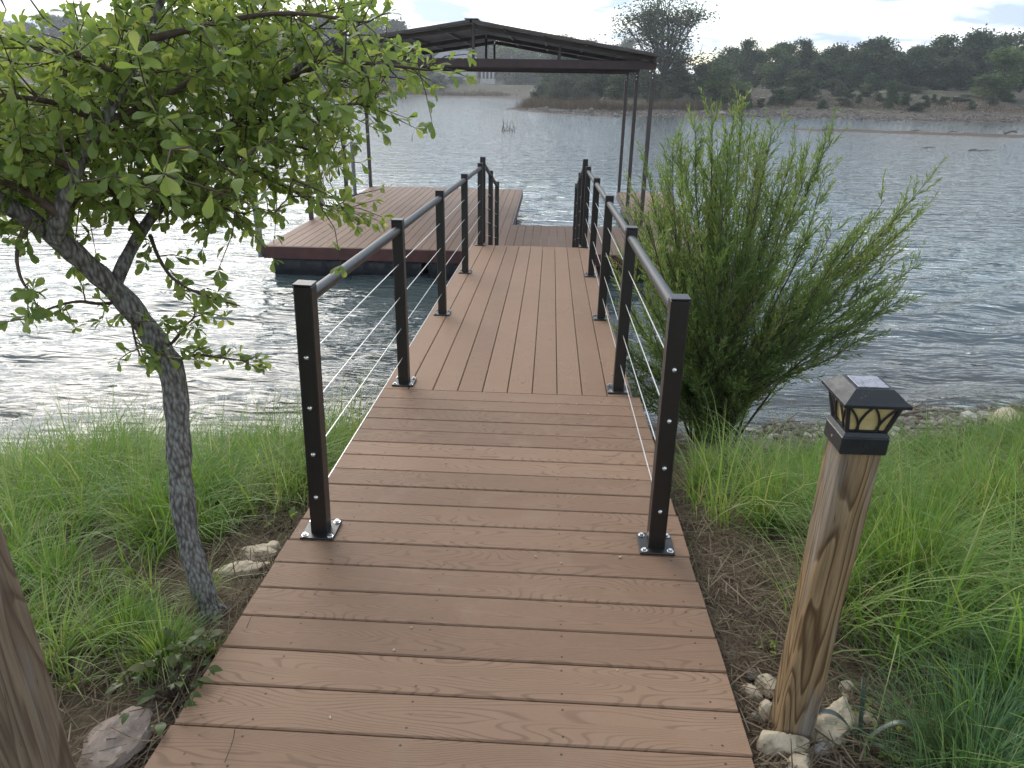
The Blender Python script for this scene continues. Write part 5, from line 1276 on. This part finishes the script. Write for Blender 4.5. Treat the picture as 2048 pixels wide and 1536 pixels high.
def lake_reeds():
    rng = np.random.default_rng(14); b = on_z(1015, 262, ZW); n = 16; r = empty('reed_stand', b, 'small stand of dark reeds rising from open water left of the gangway end', 'reeds')
    mb = MB()
    for k in range(n):
        p = b + np.array([rng.normal(0, .45), rng.normal(0, .3), -.2]); h = rng.uniform(.35, 1.0); q = p + np.array([rng.normal(0, .2), rng.normal(0, .1), h])
        mb.tube([p, (p + q) / 2 + rng.normal(0, .05, 3), q], [.022, .018, .008], 5)
    mb.build('stems', M_TWIG, r)
lake_reeds()

SLOPE = [(1500, 184), (1525, 196), (1580, 200), (1625, 194), (1650, 204), (1690, 200), (1720, 208), (1760, 200), (1840, 210), (1855, 190), (1890, 204), (1925, 196), (1950, 208), (1985, 200), (2020, 210), (1420, 204), (1380, 206), (1300, 204), (1250, 206), (1190, 204)]
for i, (px, yt) in enumerate(SLOPE):
    far_plant(('bush0', 'grey0', 'bush1', 'grey1')[i % 4], px, yt, 9 + 5 * (i % 3), 90 + 2.5 * (i % 4), 'far_shrub', 'small low scrub bush scattered along the stony far bank', GB, 'shrub')
def far_stones(n):
    rng = np.random.default_rng(61); x = rng.uniform(-8, 62, n); y = np.interp(x, [-5, 0, 5.3, 12, 22.5, 39, 50, 62], [97, 85, 80, 82, 84.5, 82, 80, 77]) + rng.gamma(1.6, 1.6, n) - .8
    z = height(x, y); k = z > ZW - .1; x, y, z = x[k], y[k], z[k]; n = len(x)
    oc = np.array([(1, 0, 0), (0, 1, 0), (-1, 0, 0), (0, -1, 0), (0, 0, 1), (0, 0, -1)], float); F = np.array([(0, 1, 4), (1, 2, 4), (2, 3, 4), (3, 0, 4), (1, 0, 5), (2, 1, 5), (3, 2, 5), (0, 3, 5)])
    sz = .035 + rng.gamma(1.5, .035, n); V = oc[None] * (1 + .3 * rng.normal(size=(n, 6, 1))) * sz[:, None, None] * np.array([1.3, 1.1, .7]); V += np.stack([x, y, z + sz * .2], 1)[:, None]
    o = link('shore_stones', np_mesh('shore_stones', V.reshape(-1, 3), None, (F[None] + (np.arange(n) * 6)[:, None, None]).reshape(-1, 3), {'rnd': np.repeat(rng.random(n) ** 1.8 * .85, 6)}), None, M_PEB); tag(o, 'loose stones strewn along the far beach', 'stones', None, 'stuff')
far_stones(5200)

# driftwood and stumps on the bar and in the shallows, far off
for px, py, ln, a, rd, lab in ((1655, 262, .9, .1, .09, 'dark driftwood lump at the left tip of the gravel bar'), (1830, 264, .8, .3, .08, 'dark driftwood chunk in the middle of the gravel bar'), (1905, 266, .6, -.3, .06, 'small dark driftwood piece on the gravel bar'), (2020, 270, 1.0, .2, .13, 'dark stump at the right end of the gravel bar'), (1858, 297, .8, .1, .04, 'dark floating log in the open water right of the shrub'), (1968, 303, 1.3, .05, .035, 'floating branch with an upright twig at the right edge of the lake'), (1945, 303, .5, .1, .05, 'short floating log just left of the branch with the twig')):
    stick(px, py, ln, a, rd, lab, ZW - rd * .6 if py > 280 else ZW + .03, 'driftwood', 'driftwood out in the lake')
for px, py, ln, a, lab in ((975, 190, 9, .35, 'long pale fallen trunk on the shore at the end of the bay'), (1000, 193, 7, .15, 'shorter pale fallen trunk below the long one at the end of the bay')):
    stick(px, py, ln, a, .18, lab, ZW + .15, 'fallen_trunk', 'fallen trunks at the end of the bay')

# ------------------------------------------------------------------ moist air over the lake
def haze():
    mb = MB(); mb.box((0, 0, 16.5), (900, 900, 44)); g = G('haze_air')
    v = g.n('ShaderNodeVolumePrincipled'); v.inputs['Color'].default_value = (.93, .96, 1.0, 1); v.inputs['Density'].default_value = HAZE; v.inputs['Anisotropy'].default_value = .45
    g.l(v.outputs[0], g.out.inputs['Volume'])
    o = mb.build('haze', g.m, None); tag(o, 'thin bright haze over the lake', 'haze', None, 'stuff')
HAZE = .0007
haze()
